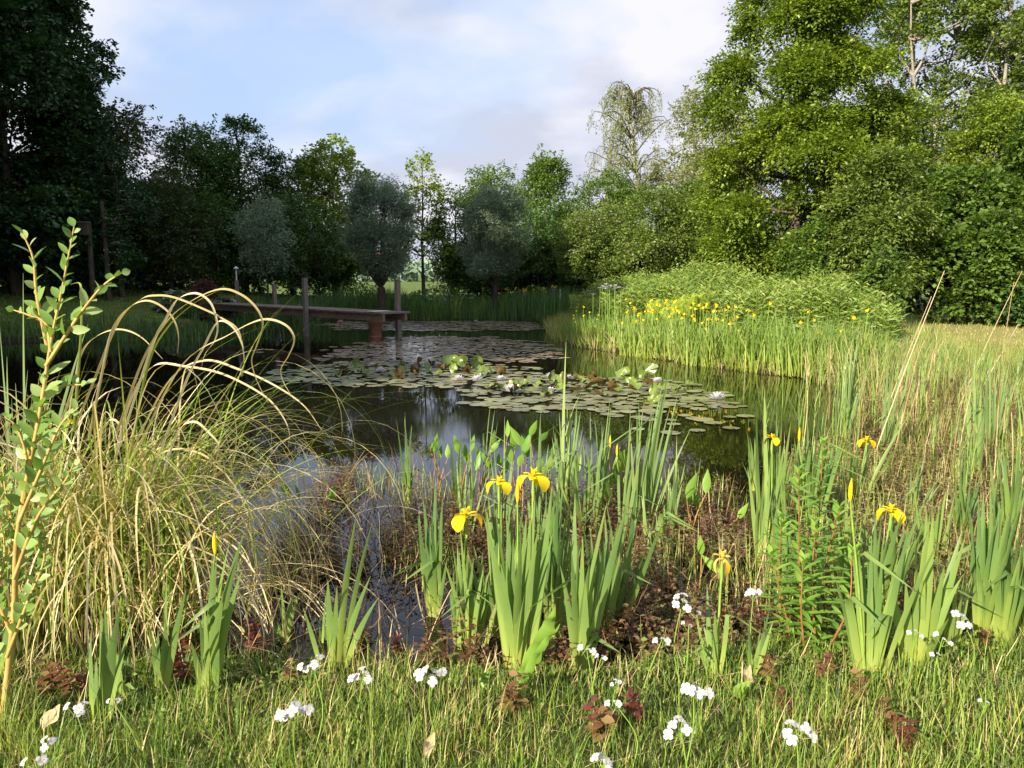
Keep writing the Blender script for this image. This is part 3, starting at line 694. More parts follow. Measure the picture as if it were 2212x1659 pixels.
# birch and light trees behind
def birch():
    d = 44; p = at_d(1365, 600, d); x = p[0]; zb = gz(x, d); H = zpx(182, d) - zb
    rng = np.random.default_rng(31); rt = empty('birch_tree', (x, d, zb), 'weeping silver birch with white trunk standing against the sky', 'tree')
    Tg = Geo(); Cg = Geo()
    tp = smooth_path([(0.3, 0, 0), (.5, 0, H * .3), (.15, .1, H * .55), (-.25, 0, H * .8), (-.1, 0, H * .98)], 14)
    tube(Tg, tp, np.linspace(.17, .02, 14), 7)
    CC = []; DD = []; LL = []
    for k in range(70):
        u = rng.uniform(.34, 1); s0 = tp[int(u * 13)]; a_ = rng.uniform(0, 6.3); R = 4.3 * (1.12 - u * .85) * rng.uniform(.4, 1)
        e = s0 + np.array([math.cos(a_) * R, math.sin(a_) * R, R * rng.uniform(.35, .9)])
        pth = smooth_path([s0, s0 * .5 + e * .5 + [0, 0, .35], e, e + np.array([math.cos(a_) * .3, math.sin(a_) * .3, -.4])], 8)
        tube(Tg, pth, np.linspace(.04, .008, 8), 4, .1, mat=1, cap=False)
        for j in range(int(rng.choice([4, 7, 11]))):
            q = pth[rng.integers(2, 8)] + rng.normal(0, .12, 3); Lh = rng.uniform(.4, 1.3)
            tube(Tg, [q, q + [rng.normal(0, .08), 0, -Lh * .5], q + [rng.normal(0, .12), 0, -Lh]], .005, 3, .1, mat=1, cap=False)
            nn = max(2, int(Lh / .3))
            for w in range(nn):
                CC.append(q + [rng.normal(0, .05), rng.normal(0, .05), -Lh * w / nn]); DD.append([rng.normal(0, .15), rng.normal(0, .15), -1]); LL.append(.38)
    sprays(Cg, np.array(CC), np.array(DD), np.array(LL), .13, 12, .09, .055, rng, 0)
    Tg.build('trunk', [M['birch_bark'], M['bark']], rt); Cg.build('crown', M['leaf_birch'], rt)
birch()
T('alder_tree', 'light open tree with visible branches between the birch and the big green tree', 1490, 42, 198, 100, 'leaf_birch', 560, 'round', bark='pale_bark', ll=.12, lw=.08, lobes=54, per=26, n=18, seed=33, lobe=.24, trunk_r=.16, whips=26, trunk_top=.95)
T('alder_tree', 'light open tree close behind the left flank of the big green tree', 1565, 38, 225, 90, 'leaf_birch', 520, 'round', bark='pale_bark', ll=.12, lw=.08, lobes=50, per=30, n=18, seed=34, lobe=.26, trunk_r=.16, whips=16, trunk_top=.95)
T('alder_tree', 'low olive tree filling the space under the light open trees', 1500, 36, 400, 80, 'leaf_olive', 575, 'round', bark='pale_bark', ll=.12, lw=.08, lobes=40, per=34, n=16, seed=35, trunk_r=.12, whips=10)
# big green tree on the right
def big_tree():
    d = 23.5; x = at_d(1712, 600, d)[0]; zb = gz(x, d); z = lambda y: zpx(y, d) - zb; r = lambda w: w / FPX * d
    pr = [(z(600), r(120)), (z(560), r(215)), (z(470), r(245)), (z(380), r(228)), (z(280), r(208)), (z(180), r(188)), (z(80), r(158)), (z(0), r(125)), (z(-90), r(60)), (z(-130), r(10))]
    tree('hornbeam_tree', 'huge bright green broad tree with layered sprays, largest tree on the right', x, d, z(-130), pr, 'leaf_bright', ll=.105, lw=.06, lobes=96, per=92, n=26, seed=41,
         lobe=.21, trunk_r=.2, sp=.55, droop=.35, flat=1.0, up=-.05, whips=60, squash=.42, inner=.3, wisp=1.0)
big_tree()
T('poplar_tree', 'tall open poplar with forked pale trunk at the upper right', 1990, 31, -220, 130, 'leaf_olive', 420, 'column', bark='pale_bark', ll=.13, lw=.09, lobes=80, per=30, n=18, seed=42, lobe=.2, trunk_r=.24, stems=3, whips=20, trunk_top=.95)
T('poplar_tree', 'tall open poplar with pale trunk at the right edge of the picture', 2170, 30, -240, 120, 'leaf_olive', 420, 'column', bark='pale_bark', ll=.13, lw=.09, lobes=80, per=30, n=18, seed=43, lobe=.2, trunk_r=.2, stems=2, whips=20, trunk_top=.95)
T('broadleaf_tree', 'yellow-green tree beneath the forked poplar', 1970, 27, 195, 120, 'leaf_bright', 600, 'round', ll=.10, lw=.06, lobes=44, per=46, n=22, seed=44, lobe=.28, trunk_r=.15, whips=22)
T('broadleaf_tree', 'yellow-green tree beneath the poplar at the right edge', 2150, 26, 205, 115, 'leaf_bright', 600, 'round', ll=.10, lw=.06, lobes=44, per=46, n=22, seed=45, lobe=.28, trunk_r=.15, whips=22)
T('willow_bush', 'olive willow bush leaning out at the right foot of the big green tree', 1890, 20, 335, 100, 'leaf_olive', 640, 'round', ll=.12, lw=.045, lobes=36, per=50, n=24, seed=46, lobe=.3, trunk_r=.08, whips=22, cat='bush')
T('broadleaf_bush', 'large dark green leafy bush behind the mown patch at the right', 2065, 21, 375, 160, 'leaf_mid', 668, 'round', ll=.12, lw=.09, lobes=54, per=60, n=22, seed=47, lobe=.26, trunk_r=.08, sp=.4, droop=.35, flat=.9, whips=14, cat='bush')
T('viburnum_bush', 'bush with flat white flower heads at the right edge', 2235, 21, 245, 105, 'leaf_mid', 672, 'column', ll=.12, lw=.08, lobes=44, per=52, n=22, seed=48, lobe=.3, trunk_r=.07, sp=.4, droop=.3, flat=.9, whips=10, cat='bush', blossom=(60, (-1.3, .6), 1.0, 6.0, .10))
T('broadleaf_bush', 'low dark bush at the right edge beside the mown patch', 2195, 20, 585, 58, 'leaf_dark', 690, 'round', ll=.11, lw=.06, lobes=20, per=30, n=18, seed=49, trunk_r=.03, sp=.25, whips=6, cat='bush')
T('broadleaf_bush', 'dark green bush between the willow bush and the big tree trunk', 1800, 21, 480, 120, 'leaf_mid', 640, 'round', ll=.09, lw=.06, lobes=34, per=40, n=20, seed=50, trunk_r=.07, sp=.4, whips=4, cat='bush')
T('elder_shrub', 'young upright yellow-green shrub at the right end of the herb bank', 1905, 16, 535, 42, 'leaf_mid', 650, 'cone', ll=.09, lw=.045, lobes=16, per=14, n=14, seed=51, trunk_r=.03, sp=.3, whips=10, cat='bush')
def understorey():
    P_ = T('understorey_bush', 'low dark bush filling the foot of the tree belt', 560, 33, 470, 100, 'leaf_dark', 622, 'column', ll=.12, lw=.08, lobes=26, per=36, n=20, seed=81, lobe=.4, trunk_r=.06, whips=4, squash=.9, cat='bush')
    P_['group'] = 'low dark bushes in the understorey of the tree belt'
    for i, (x, d, sc_) in enumerate([(-60, 30, 1.3), (40, 30, 1.35), (130, 30.5, 1.25), (215, 31, 1.2), (300, 31, 1.2), (390, 33, 1.2), (470, 34.5, 1.1), (690, 36, .9), (1030, 37, 1.0), (1120, 35, 1.1), (1210, 35, 1.15), (1290, 33, 1.0), (1380, 31, .9), (1470, 29, .6), (-20, 34, 1.7), (110, 35, 1.7), (240, 36, 1.6)]):
        p = at_d(x, 600, d); dup(P_, (p[0], p[1], gz(p[0], p[1]) - .15), i * 1.9, sc_)
understorey()
# trees along the left, partly beyond the picture, whose shade lies over lawn and jetty
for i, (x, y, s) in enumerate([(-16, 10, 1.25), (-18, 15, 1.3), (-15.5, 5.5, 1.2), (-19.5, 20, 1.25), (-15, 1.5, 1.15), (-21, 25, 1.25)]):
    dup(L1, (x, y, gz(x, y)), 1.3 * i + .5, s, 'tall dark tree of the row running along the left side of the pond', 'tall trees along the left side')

# distant things seen through gaps
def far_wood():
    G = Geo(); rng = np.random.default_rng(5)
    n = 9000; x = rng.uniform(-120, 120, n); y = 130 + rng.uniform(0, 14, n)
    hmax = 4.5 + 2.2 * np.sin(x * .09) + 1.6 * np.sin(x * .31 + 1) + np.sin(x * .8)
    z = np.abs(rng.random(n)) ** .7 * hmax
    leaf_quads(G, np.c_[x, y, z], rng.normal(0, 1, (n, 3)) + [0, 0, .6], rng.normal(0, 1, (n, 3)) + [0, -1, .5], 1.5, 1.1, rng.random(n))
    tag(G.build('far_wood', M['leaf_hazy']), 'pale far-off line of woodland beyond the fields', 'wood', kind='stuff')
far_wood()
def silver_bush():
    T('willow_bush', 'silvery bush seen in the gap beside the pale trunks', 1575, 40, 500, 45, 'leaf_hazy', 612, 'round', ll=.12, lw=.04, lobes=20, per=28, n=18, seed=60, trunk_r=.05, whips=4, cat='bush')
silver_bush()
def house(x, y, w, dd, label):
    rt = empty('brick_house', (x, y, gz(x, y)), label, 'house')
    g = Geo(); box(g, (-w / 2, 0, -.2), (w / 2, dd, 2.7)); g.build('wall', M['brick'], rt, smooth=False)
    g = Geo(); v = [(-w / 2 - .3, -.35, 2.6), (w / 2 + .3, -.35, 2.6), (w / 2 + .3, dd + .35, 2.6), (-w / 2 - .3, dd + .35, 2.6), (-w / 2 - .3, dd / 2, 6), (w / 2 + .3, dd / 2, 6)]
    g.add(v, [[0, 1, 5, 4], [2, 3, 4, 5]]); g.add(v, [[0, 4, 3], [1, 2, 5]]); g.add(v, [[0, 3, 2, 1]]); g.build('roof', M['roof'], rt, smooth=False)
    for k in range(3):
        g = Geo(); cx = -w / 2 + w * (k + .5) / 3; box(g, (cx - .6, -.06, .9), (cx + .6, .02, 2.1)); wd = g.build('window', M['render'], rt, smooth=False)
        g = Geo(); box(g, (cx - .5, -.09, 1.0), (cx + .5, -.05, 2.0)); g.build('pane', M['glass'], wd, smooth=False)
house(-38, 150, 11, 7, 'red-roofed house glimpsed under the trees left of the jetty post')
house(-33, 168, 10, 7, 'red-roofed house glimpsed behind the left pollard willow')
# ------------------------------------------------------------------ jetty, posts, pot
def jetty():
    A = np.array([-2.75, 18.35]); B = np.array([-10.4, 25.6]); v = B - A; Lg = np.linalg.norm(v); u = v / Lg; nrm = np.array([-u[1], u[0]])
    if nrm[1] > 0: nrm = -nrm              # towards the camera
    rz = math.atan2(u[1], u[0])
    R = np.array([[math.cos(rz), -math.sin(rz), 0], [math.sin(rz), math.cos(rz), 0], [0, 0, 1]])
    s = 1 if (R @ np.array([0, 1, 0]))[1] < 0 else -1
    rt = empty('jetty', (A[0], A[1], 0), 'weathered wooden plank jetty reaching out over the pond from the left', 'jetty', rz=rz)
    rng = np.random.default_rng(3)
    g = Geo(); n = int(Lg / .235)
    for i in range(n):
        x0 = i * Lg / n; box(g, (x0 + .012, -.43 + rng.uniform(-.02, .02), .665), (x0 + Lg / n - .012, .43 + rng.uniform(-.02, .02), .70 + rng.uniform(0, .008)), rng.random())
    g.build('deck', M['wood'], rt, smooth=False)
    for q in (-.33, .33):
        g = Geo(); box(g, (.03, q - .035, .50), (Lg - .1, q + .035, .662)); g.build('beam', M['wood_beam'], rt, smooth=False)
    g = Geo(); box(g, (.34, s * .1 - .2, .712), (.62, s * .1 + .3, .725)); g.build('replacement_board', M['wood_new'], rt, smooth=False)
    for x_, q, top, r_ in ((.55, s * -.5, 1.42, .055), (3.1, s * .5, 1.5, .055), (6.4, s * -.5, 1.3, .05)):
        g = Geo(); box(g, (x_ - r_, q - r_, -.6), (x_ + r_, q + r_, top)); g.build('post', M['post'], rt, smooth=False)
    g = Geo(); box(g, (3.2, s * .42 - .05, -.6), (3.3, s * .42 + .05, .5)); g.build('post', M['post'], rt, smooth=False)
    g = Geo(); lathe(g, [(.155, -.6), (.155, .42), (.19, .43), (.19, .52), (.15, .525), (.13, .4), (0, .4)], (.62, s * .15, 0), 20)
    lathe(g, [(.16, .1), (.16, .13)], (.62, s * .15, 0), 20); g.build('support_pipe', M['pipe'], rt)
jetty()
def lamp_post():
    p = at_d(512, 625, 26); z = gz(p[0], p[1])
    rt = empty('garden_lamp', (p[0], p[1], z), 'thin post carrying a small pale lamp head beside the jetty', 'lamp')
    g = Geo(); box(g, (-.05, -.05, -.1), (.05, .05, 1.25)); g.build('post', M['post'], rt, smooth=False)
    g = Geo(); tube(g, [(0, 0, 1.25), (0, 0, 1.62)], .022, 8); g.build('stem', M['metal'], rt)
    g = Geo(); lathe(g, [(0, 1.62), (.085, 1.63), (.09, 1.66), (.03, 1.69), (0, 1.73)], (0, 0, 0), 14); g.build('lamp_head', M['metal'], rt)
lamp_post()
def pot():
    p = at_d(443, 640, 24.6); z = max(gz(p[0], p[1]), .25); x, y = p[0], p[1]
    rt = empty('terracotta_pot', (x, y, z), 'tall terracotta pot at the landward end of the jetty', 'pot')
    g = Geo(); lathe(g, [(0, .0), (.2, 0), (.2, .04), (.15, .07), (.26, .5), (.29, .52), (.29, .58), (.25, .58), (.24, .5), (0, .5)], (0, 0, 0), 18); g.build('pot_body', M['terracotta'], rt)
    rng = np.random.default_rng(8); g = Geo(); n = 2600
    u = norm(rng.normal(0, 1, (n, 3))); P = u * rng.uniform(.5, 1, (n, 1)) * [.4, .4, .36]; P[:, 2] += .82
    leaf_quads(g, P, u + rng.normal(0, .4, (n, 3)), rng.normal(0, 1, (n, 3)), .07, .03, rng.random(n))
    o = g.build('clipped_bush', M['dark_bush'], None, (x, y, z)); 
    o.data.transform(__import__('mathutils').Matrix.Translation((x, y, z)))
    tag(o, 'round brown clipped bush growing in the terracotta pot', 'bush')
pot()
def hosta(cx, cy, d, R, label):
    p = at_d(cx, cy, d); z = gz(p[0], p[1]); rng = np.random.default_rng(int(cx)); rt = empty('hosta', (p[0], p[1], z), label, 'plant')
    g = Geo(); n = 170; a_ = rng.uniform(0, 6.3, n); r_ = R * np.sqrt(rng.random(n)); h = .55 * (1 - (r_ / R) ** 2) + .18
    P = np.c_[np.cos(a_) * r_ * .8, np.sin(a_) * r_ * .8, h]; D = np.c_[np.cos(a_), np.sin(a_), rng.normal(-.1, .3, n)]; N = np.tile([0, 0, 1.], (n, 1)) + rng.normal(0, .25, (n, 3))
    leaf_six(g, P, D, N, .34, .2, rng.random(n), 0)
    leaf_six(g, P - [0, 0, .004], D, N, .36, .245, rng.random(n), 1)
    g.build('leaves', [M['hosta'], M['hosta_edge']], rt)
    g = Geo(); 
    for q in P[::4]: tube(g, [[0, 0, 0], q * [.5, .5, .7], q], .008, 4)
    g.build('leaf_stalks', M['green_stem'], rt)
hosta(398, 632, 25.5, .85, 'white-edged hosta left of the terracotta pot')
hosta(472, 640, 24.8, .6, 'white-edged hosta right of the terracotta pot')
def nest_box():
    p = at_d(200, 615, 25); z = gz(p[0], p[1]); rt = empty('tall_post', (p[0], p[1], z), 'tall grey post in the left wood carrying a nest box', 'post')
    g = Geo(); tube(g, [(0, 0, -.1), (0, 0, 1.4), (.02, 0, 2.5)], [.09, .08, .075], 8); g.build('pole', M['bark'], rt)
    o = empty('nest_box', (p[0] - .03, p[1] - .18, z + 2.1), 'grey wooden nest box fixed high on the tall post', 'nest box')
    g = Geo(); box(g, (-.13, -.1, 0), (.13, .1, .38)); g.build('box_body', M['bark'], o, smooth=False)
    g = Geo(); box(g, (-.16, -.15, .383), (.16, .1, .41)); g.build('box_roof', M['wood'], o, smooth=False)
    g = Geo(); tube(g, [(0, -.095, .27), (0, -.104, .27)], .03, 12); g.build('entrance_hole', M['glass'], o)
    for cx in (100, 232):
        p = at_d(cx, 610, 25.5); z = gz(p[0], p[1])
        t_ = empty('bare_tree', (p[0], p[1], z), 'bare grey trunk standing %s of the nest box post' % ('left' if cx < 200 else 'right'), 'tree')
        g = Geo(); tube(g, smooth_path([(0, 0, -.1), (.03, 0, 1.2), (-.02, .02, 3.2)], 8), np.linspace(.1, .06, 8), 8); g.build('trunk', M['bark'], t_)
nest_box()

# ------------------------------------------------------------------ lily pads
def pad_geo(seed, raised=False, n=18):
    rng = np.random.default_rng(seed); g = Geo()
    a_ = np.linspace(.13, 2 * np.pi - .13, n); r_ = .5 * (1 + rng.normal(0, .02, n))
    rr = [0.02, .5, .86, 1.0]; rows = []
    k1, k2 = rng.uniform(0, 6.3, 2); cup = rng.uniform(.15, .5) if raised else 0.0
    for q in rr:
        z = q ** 2 * (cup * .5 + (.22 if raised else .0) * np.sin(a_ + k1) + (.10 if raised else .006) * np.sin(3 * a_ + k2)) + (0.004 if q == 1 else 0) * 0
        rows.append(np.c_[np.cos(a_) * r_ * q, np.sin(a_) * r_ * q, z])
    V = np.array(rows); m_ = len(rr)
    i = np.arange(m_ - 1)[:, None] * n; j = np.arange(n - 1)[None]
    F = np.stack([i + j, i + n + j, i + n + j + 1, i + j + 1], -1).reshape(-1, 4)
    return V.reshape(-1, 3), F
def pad_object(name, seed, mat, raised=False):
    V, F = pad_geo(seed, raised)
    if raised:
        V[:, 2] += .10 * np.sin(V[:, 0] * 9 + seed) * np.cos(V[:, 1] * 7 + seed * 2); V[:, 1] *= .78
    g = Geo(); g.add(V, F, random.random()); return g.build(name, M[mat])
PATCH = {
 'A': ([(690, 773), (740, 752), (800, 738), (870, 728), (960, 727), (1060, 730), (1160, 742), (1215, 765), (1210, 776), (1130, 782), (950, 785), (770, 781)], 0.165, .9),
 'B': ([(570, 808), (610, 797), (720, 787), (900, 778), (1060, 786), (1170, 802), (1140, 826), (1000, 836), (820, 838), (650, 830), (600, 818)], 0.18, 1.0),
 'C': ([(988, 862), (1040, 838), (1150, 815), (1300, 812), (1440, 822), (1520, 842), (1600, 872), (1560, 888), (1400, 892), (1200, 890), (1060, 882)], 0.175, 1.0),
 'E': ([(1290, 893), (1590, 890), (1610, 930), (1480, 950), (1330, 915)], 0.19, .2),
 'D': ([(690, 700), (820, 694), (1100, 694), (1180, 703), (1160, 714), (1000, 716), (850, 716), (740, 712)], 0.2, .85),
}
pads = []
for nm, (poly, dia, dens) in PATCH.items():
    W = np.array([at_z(x, y, 0)[:2] for x, y in poly]); lo, hi = W.min(0), W.max(0)
    pts = []; cell = {}
    tries = int((hi - lo).prod() / (dia * dia) * 9 * dens)
    for _ in range(tries):
        q = RNG.uniform(lo, hi); qn = q + np.array([.28 * math.sin(q[1] * 7 + q[0] * 3), .22 * math.sin(q[0] * 5 + 1)])
        if not inside(qn[None], W)[0]: continue
        if math.sin(q[0] * 3.1 + 2 * math.sin(q[1] * 2.3)) * math.cos(q[1] * 4.3 + q[0]) < (-.85 if nm in 'AB' else -.66): continue
        key = (int(q[0] / dia), int(q[1] / dia)); ok = True
        for a_ in (-1, 0, 1):
            for b_ in (-1, 0, 1):
                for o_ in cell.get((key[0] + a_, key[1] + b_), ()):
                    if (o_[0] - q[0]) ** 2 + (o_[1] - q[1]) ** 2 < (dia * (.72 if nm != 'E' else 1.6)) ** 2: ok = False
        if ok: cell.setdefault(key, []).append(q); pts.append(q)
    for q in pts: pads.append((q[0], q[1], dia * RNG.uniform(.62, 1.3), nm))
for x, y in ((582, 757), (560, 762), (610, 790), (1095, 838), (1225, 815), (1500, 905), (1540, 915), (1610, 900), (1330, 899), (1380, 903), (985, 832), (700, 757), (720, 751)):
    q = at_z(x, y); pads.append((q[0], q[1], .2, 'S'))
pads.sort(key=lambda p: p[1])
variants = [pad_object('lily_pad', 100 + k, 'pad') for k in range(5)]
vi = 0; usedv = [False] * 5
NIND = 285
PADTXT = {'B': 'flat floating pad in the long middle mat of water lilies', 'C': 'flat floating pad in the near right mat of water lilies', 'E': 'flat floating pad scattered on open water off the near mat',
          'S': 'small floating pad lying alone on dark open water', 'A': 'flat floating pad in the purplish mat beyond the flowers', 'D': 'flat floating pad in the far mat beyond the jetty'}
for i, (x, y, d, nm) in enumerate(pads[:NIND]):
    k = i % 5
    if usedv[k]: o = variants[k].copy(); col.objects.link(o)
    else: o = variants[k]; usedv[k] = True
    o.location = (x, y, .006 + RNG.uniform(0, .010)); o.rotation_euler = (RNG.normal(0, .012), RNG.normal(0, .012), RNG.uniform(0, 6.3)); o.scale = (d, d, d)
    tag(o, PADTXT[nm], 'lily pad', 'lily pads floating: ' + {'B': 'middle mat', 'C': 'near mat', 'E': 'scattered pads', 'S': 'lone pads', 'A': 'purplish mat', 'D': 'far mat'}[nm])
g = Geo(); base = [pad_geo(200 + k, False, 12) for k in range(6)]
for x, y, d, nm in pads[NIND:]:
    V, F = base[RNG.integers(6)]; a_ = RNG.uniform(0, 6.3); c, s = math.cos(a_), math.sin(a_)
    R = np.array([[c, -s, 0], [s, c, 0], [0, 0, 1]]); tl = RNG.normal(0, .03)
    V2 = (V @ R.T) * d; V2[:, 2] += V2[:, 0] * tl; V2 += [x, y, .008 + RNG.uniform(0, .012)]
    g.add(V2, F, RNG.random(), 0, 1 if nm in 'AD' else 0)
tag(g.build('lily_pads', [M['pad'], M['pad_purple']]), 'farther mats of many lily pads covering the pond surface', 'lily pads', kind='stuff')
# raised crumpled leaves standing up out of the mats
RB = [at_z(x, y) for x, y in [(815, 803), (745, 805), (765, 800), (790, 812), (835, 812), (870, 800), (905, 795), (925, 803), (940, 790), (960, 803), (975, 792), (990, 800), (1010, 806), (1020, 797), (860, 820), (730, 815), (900, 812),
      (1040, 812), (945, 815), (1060, 806), (1085, 812), (1190, 822), (1210, 828), (1230, 820), (1250, 830), (1275, 822), (1290, 835), (1310, 826), (1330, 838), (1350, 826), (1365, 830), (1385, 824), (1400, 836), (1130, 835), (1160, 842), (1205, 845), (1240, 850), (1270, 846), (1320, 850), (1425, 838), (1180, 858), (1300, 862), (1410, 855), (1460, 850), (1085, 848), (1110, 856)]]
rv = [pad_object('raised_lily_leaf', 300 + k, 'pad_raised', True) for k in range(6)]; ru = [False] * 6
RB = RB + [q_ + np.array([RNG.normal(0, .16), RNG.normal(0, .22), 0]) for q_ in RB]
for i, q in enumerate(RB):
    k = i % 6
    if ru[k]: o = rv[k].copy(); col.objects.link(o)
    else: o = rv[k]; ru[k] = True
    d = RNG.uniform(.15, .23); o.location = (q[0], q[1], RNG.uniform(.03, .08)); o.scale = (d * RNG.uniform(.8, 1.2), d * RNG.uniform(.7, 1), d)
    o.rotation_euler = (RNG.normal(.12, .4), RNG.normal(0, .5), RNG.uniform(0, 6.3))
    tag(o, 'curled lily leaf with brown underside standing up among the flowers', 'lily leaf', 'curled lily leaves raised above the mats')
big = [(972, 797, .33, 1.15, .2), (1000, 799, .27, .9, -.5), (1030, 802, .26, .8, .6), (1395, 818, .28, 1.0, .3), (1345, 824, .24, .8, -.4)]
for i, (x, y, d, tilt, rz) in enumerate(big):
    q = at_z(x, y); o = rv[i].copy(); col.objects.link(o); o.location = (q[0], q[1], .13); o.scale = (d, d, d); o.rotation_euler = (tilt, .2, rz)
    tag(o, ['largest upright green lily leaf in the middle mat', 'upright green lily leaf just right of the largest one', 'upright green lily leaf farthest right in the middle mat',
            'large upright green lily leaf at the right of the near mat', 'upright green lily leaf left of the large one in the near mat'][i], 'lily leaf', None)
def petal_ring(g, n, L, W, tilt, off, tint, rng, z=0.0, curl=.25, mat=0):
    for k in range(n):
        a_ = off + k / n * 2 * np.pi + rng.normal(0, .08); tl = tilt + rng.normal(0, .07); s = np.linspace(0, 1, 6)
        th = tl - curl * (1 - s) + curl * s * .6
        rr = np.concatenate([[0], np.cumsum(np.cos(th[1:]) * L / 5)]); zz = np.concatenate([[0], np.cumsum(np.sin(th[1:]) * L / 5)])
        P = np.c_[np.cos(a_) * (rr + .006), np.sin(a_) * (rr + .006), zz + z]
        w = W * np.array([.35, .75, 1, .95, .6, .08])
        ribbon(g, P, w, [-math.sin(a_), math.cos(a_), 0], .35, tint if np.isscalar(tint) else rng.random(), mat)
def water_lily(mat='white_petal'):
    rng = np.random.default_rng(4)
    rt = empty('water_lily', (0, 0, 0), 'x', 'water lily')
    g = Geo(); petal_ring(g, 9, .075, .03, .25, 0, .5, rng); petal_ring(g, 9, .07, .028, .6, .35, .6, rng, .004); petal_ring(g, 8, .058, .024, .95, .1, .8, rng, .008); petal_ring(g, 6, .045, .018, 1.2, .3, .9, rng, .01)
    g.build('petals', M[mat], rt)
    g = Geo()
    for k in range(26):
        a_ = rng.uniform(0, 6.3); r_ = .013 * math.sqrt(rng.random()); tube(g, [(math.cos(a_) * r_, math.sin(a_) * r_, .008), (math.cos(a_) * r_ * 1.5, math.sin(a_) * r_ * 1.5, .032)], .002, 4)
    g.build('stamens', M['stamen'], rt)
    return rt
wl0 = water_lily(); first = True
LILY = [(822, 800, 1.15, 'white water lily at the left end of the middle mat, nearest to us there'), (805, 787, .9, 'white water lily at the left end of the middle mat, behind its neighbour'), (906, 785, .9, 'white water lily behind the brown leaves at the back of the middle mat'),
        (946, 786, .9, 'white water lily just left of the largest upright leaf'), (990, 818, 1.15, 'white water lily below the largest upright leaf'), (1030, 819, 1.25, 'white water lily in the pair row, right of the one below the upright leaf'),
        (1050, 805, 1.1, 'white water lily above and right of the pair row'), (1040, 809, .8, 'small white water lily tucked beside its larger neighbour'), (1081, 817, 1.0, 'white water lily at the right end of the middle mat'),
        (1103, 842, 1.5, 'largest white water lily, where the two mats meet'), (1187, 845, 1.2, 'white water lily in the near mat, right of the largest flower'), (1190, 812, 1.1, 'white water lily at the back left of the near mat'),
        (1228, 814, .9, 'white water lily at the back middle of the near mat'), (1420, 822, 1.1, 'white water lily beside the tall upright leaf of the near mat'), (1549, 858, 1.3, 'white water lily alone at the right tip of the near mat')]
for x, y, s, lab in LILY:
    q = at_z(x, y, .05)
    if first: o = wl0; o.location = (q[0], q[1], .025); s *= 1.25; o.scale = (s, s, s); first = False
    else: o = dup(wl0, (q[0], q[1], .025), RNG.uniform(0, 6), s * 1.25)
    o['label'] = lab
o = dup(wl0, tuple(at_z(865, 713, .02)), 1, 1.2, 'white water lily just right of the jetty support pipe')
o = dup(wl0, tuple(at_z(1028, 695, .02)), 1, 1.2, 'white water lily on the far mat beyond the jetty')
pk = water_lily('pink_petal'); pk.location = tuple(at_z(735, 697, .02)); pk.scale = (1.6,) * 3; pk['label'] = 'pink water lily beyond the jetty post'
# ------------------------------------------------------------------ irises
def iris_flower_geo(rng, size=1.0, spent=False):
    g = Geo()
    o0 = rng.uniform(0, 6.3)
    for k in range(3):
        a_ = o0 + k * 2.094; s = np.linspace(0, 1, 7)
        th = np.radians([35, 20, 0, -30, -60, -80, -88]) if not spent else np.radians([30, 0, -50, -80, -95, -100, -120])
        L = .072 * size; rr = np.concatenate([[0], np.cumsum(np.cos(th[1:]) * L / 6)]); zz = np.concatenate([[0], np.cumsum(np.sin(th[1:]) * L / 6)])
        ribbon(g, np.c_[np.cos(a_) * rr, np.sin(a_) * rr, zz + .01], np.array([.010, .013, .024, .042, .046, .036, .008]) * size * (.55 if spent else 1), [-math.sin(a_), math.cos(a_), 0], .12, rng.random(), along=np.array([0, .1, .35, .5, .7, .9, 1]))
        th = np.radians([50, 45, 30, 10, -10]); L = .035 * size; rr = np.concatenate([[0], np.cumsum(np.cos(th[1:]) * L / 4)]); zz = np.concatenate([[0], np.cumsum(np.sin(th[1:]) * L / 4)])
        ribbon(g, np.c_[np.cos(a_) * rr, np.sin(a_) * rr, zz + .016], np.array([.008, .012, .014, .014, .004]) * size, [-math.sin(a_), math.cos(a_), 0], -.3, rng.random(), along=np.full(5, .6))
        b_ = a_ + 1.047; L = .03 * size; th = np.radians([80, 75, 65, 60]); rr = np.concatenate([[0], np.cumsum(np.cos(th[1:]) * L / 3)]); zz = np.concatenate([[0], np.cumsum(np.sin(th[1:]) * L / 3)])
        ribbon(g, np.c_[np.cos(b_) * rr, np.sin(b_) * rr, zz + .01], np.array([.006, .010, .011, .003]) * size, [-math.sin(b_), math.cos(b_), 0], .3, rng.random(), along=np.full(4, .6))
    return g
def sword(g, b, tip, w, rng, bow=0.0, dark=None, bent=None):
    b = np.asarray(b, float); tip = np.asarray(tip, float); L = np.linalg.norm(tip - b)
    lat = (tip - b) * [1, 1, 0]
    mid = b + (tip - b) * .5 - lat * .18 + np.array([rng.normal(0, .01), rng.normal(0, .02), .0]) * L + np.array([bow, 0, 0]) * L
    n = 12; s = np.linspace(0, 1, n)[:, None]; P = (1 - s) ** 2 * b + 2 * s * (1 - s) * mid + s ** 2 * tip
    s = s[:, 0]
    if rng.random() < .1:
        e = np.clip(s - .68, 0, 1) * L; dr = np.sign(rng.normal()) * 1.0; P = P + np.c_[dr * e * .9, -e * .3, -e * 1.5]
    wd = w * np.where(s < .55, .82 + .18 * np.minimum(s / .4, 1), np.clip((1 - s) / .45, 0, 1) ** .75)
    wd[-1] = .001
    side = norm(np.array([1, rng.normal(0, .35), 0.]))
    ribbon(g, P, wd, side, rng.uniform(.06, .2), np.clip(rng.normal(.5, .25), 0, 1) if dark is None else dark)
    return P
r6 = lambda x, y: (x * .3819 * (1659 / 1659) * (1100 / 1100) + 864, y * .3819 + 864)
r7 = lambda x, y: (x * .349 + 1440, y * .349 + 749)
r3 = lambda x, y: (x * .349 + 1440, y * .349 + 1152)
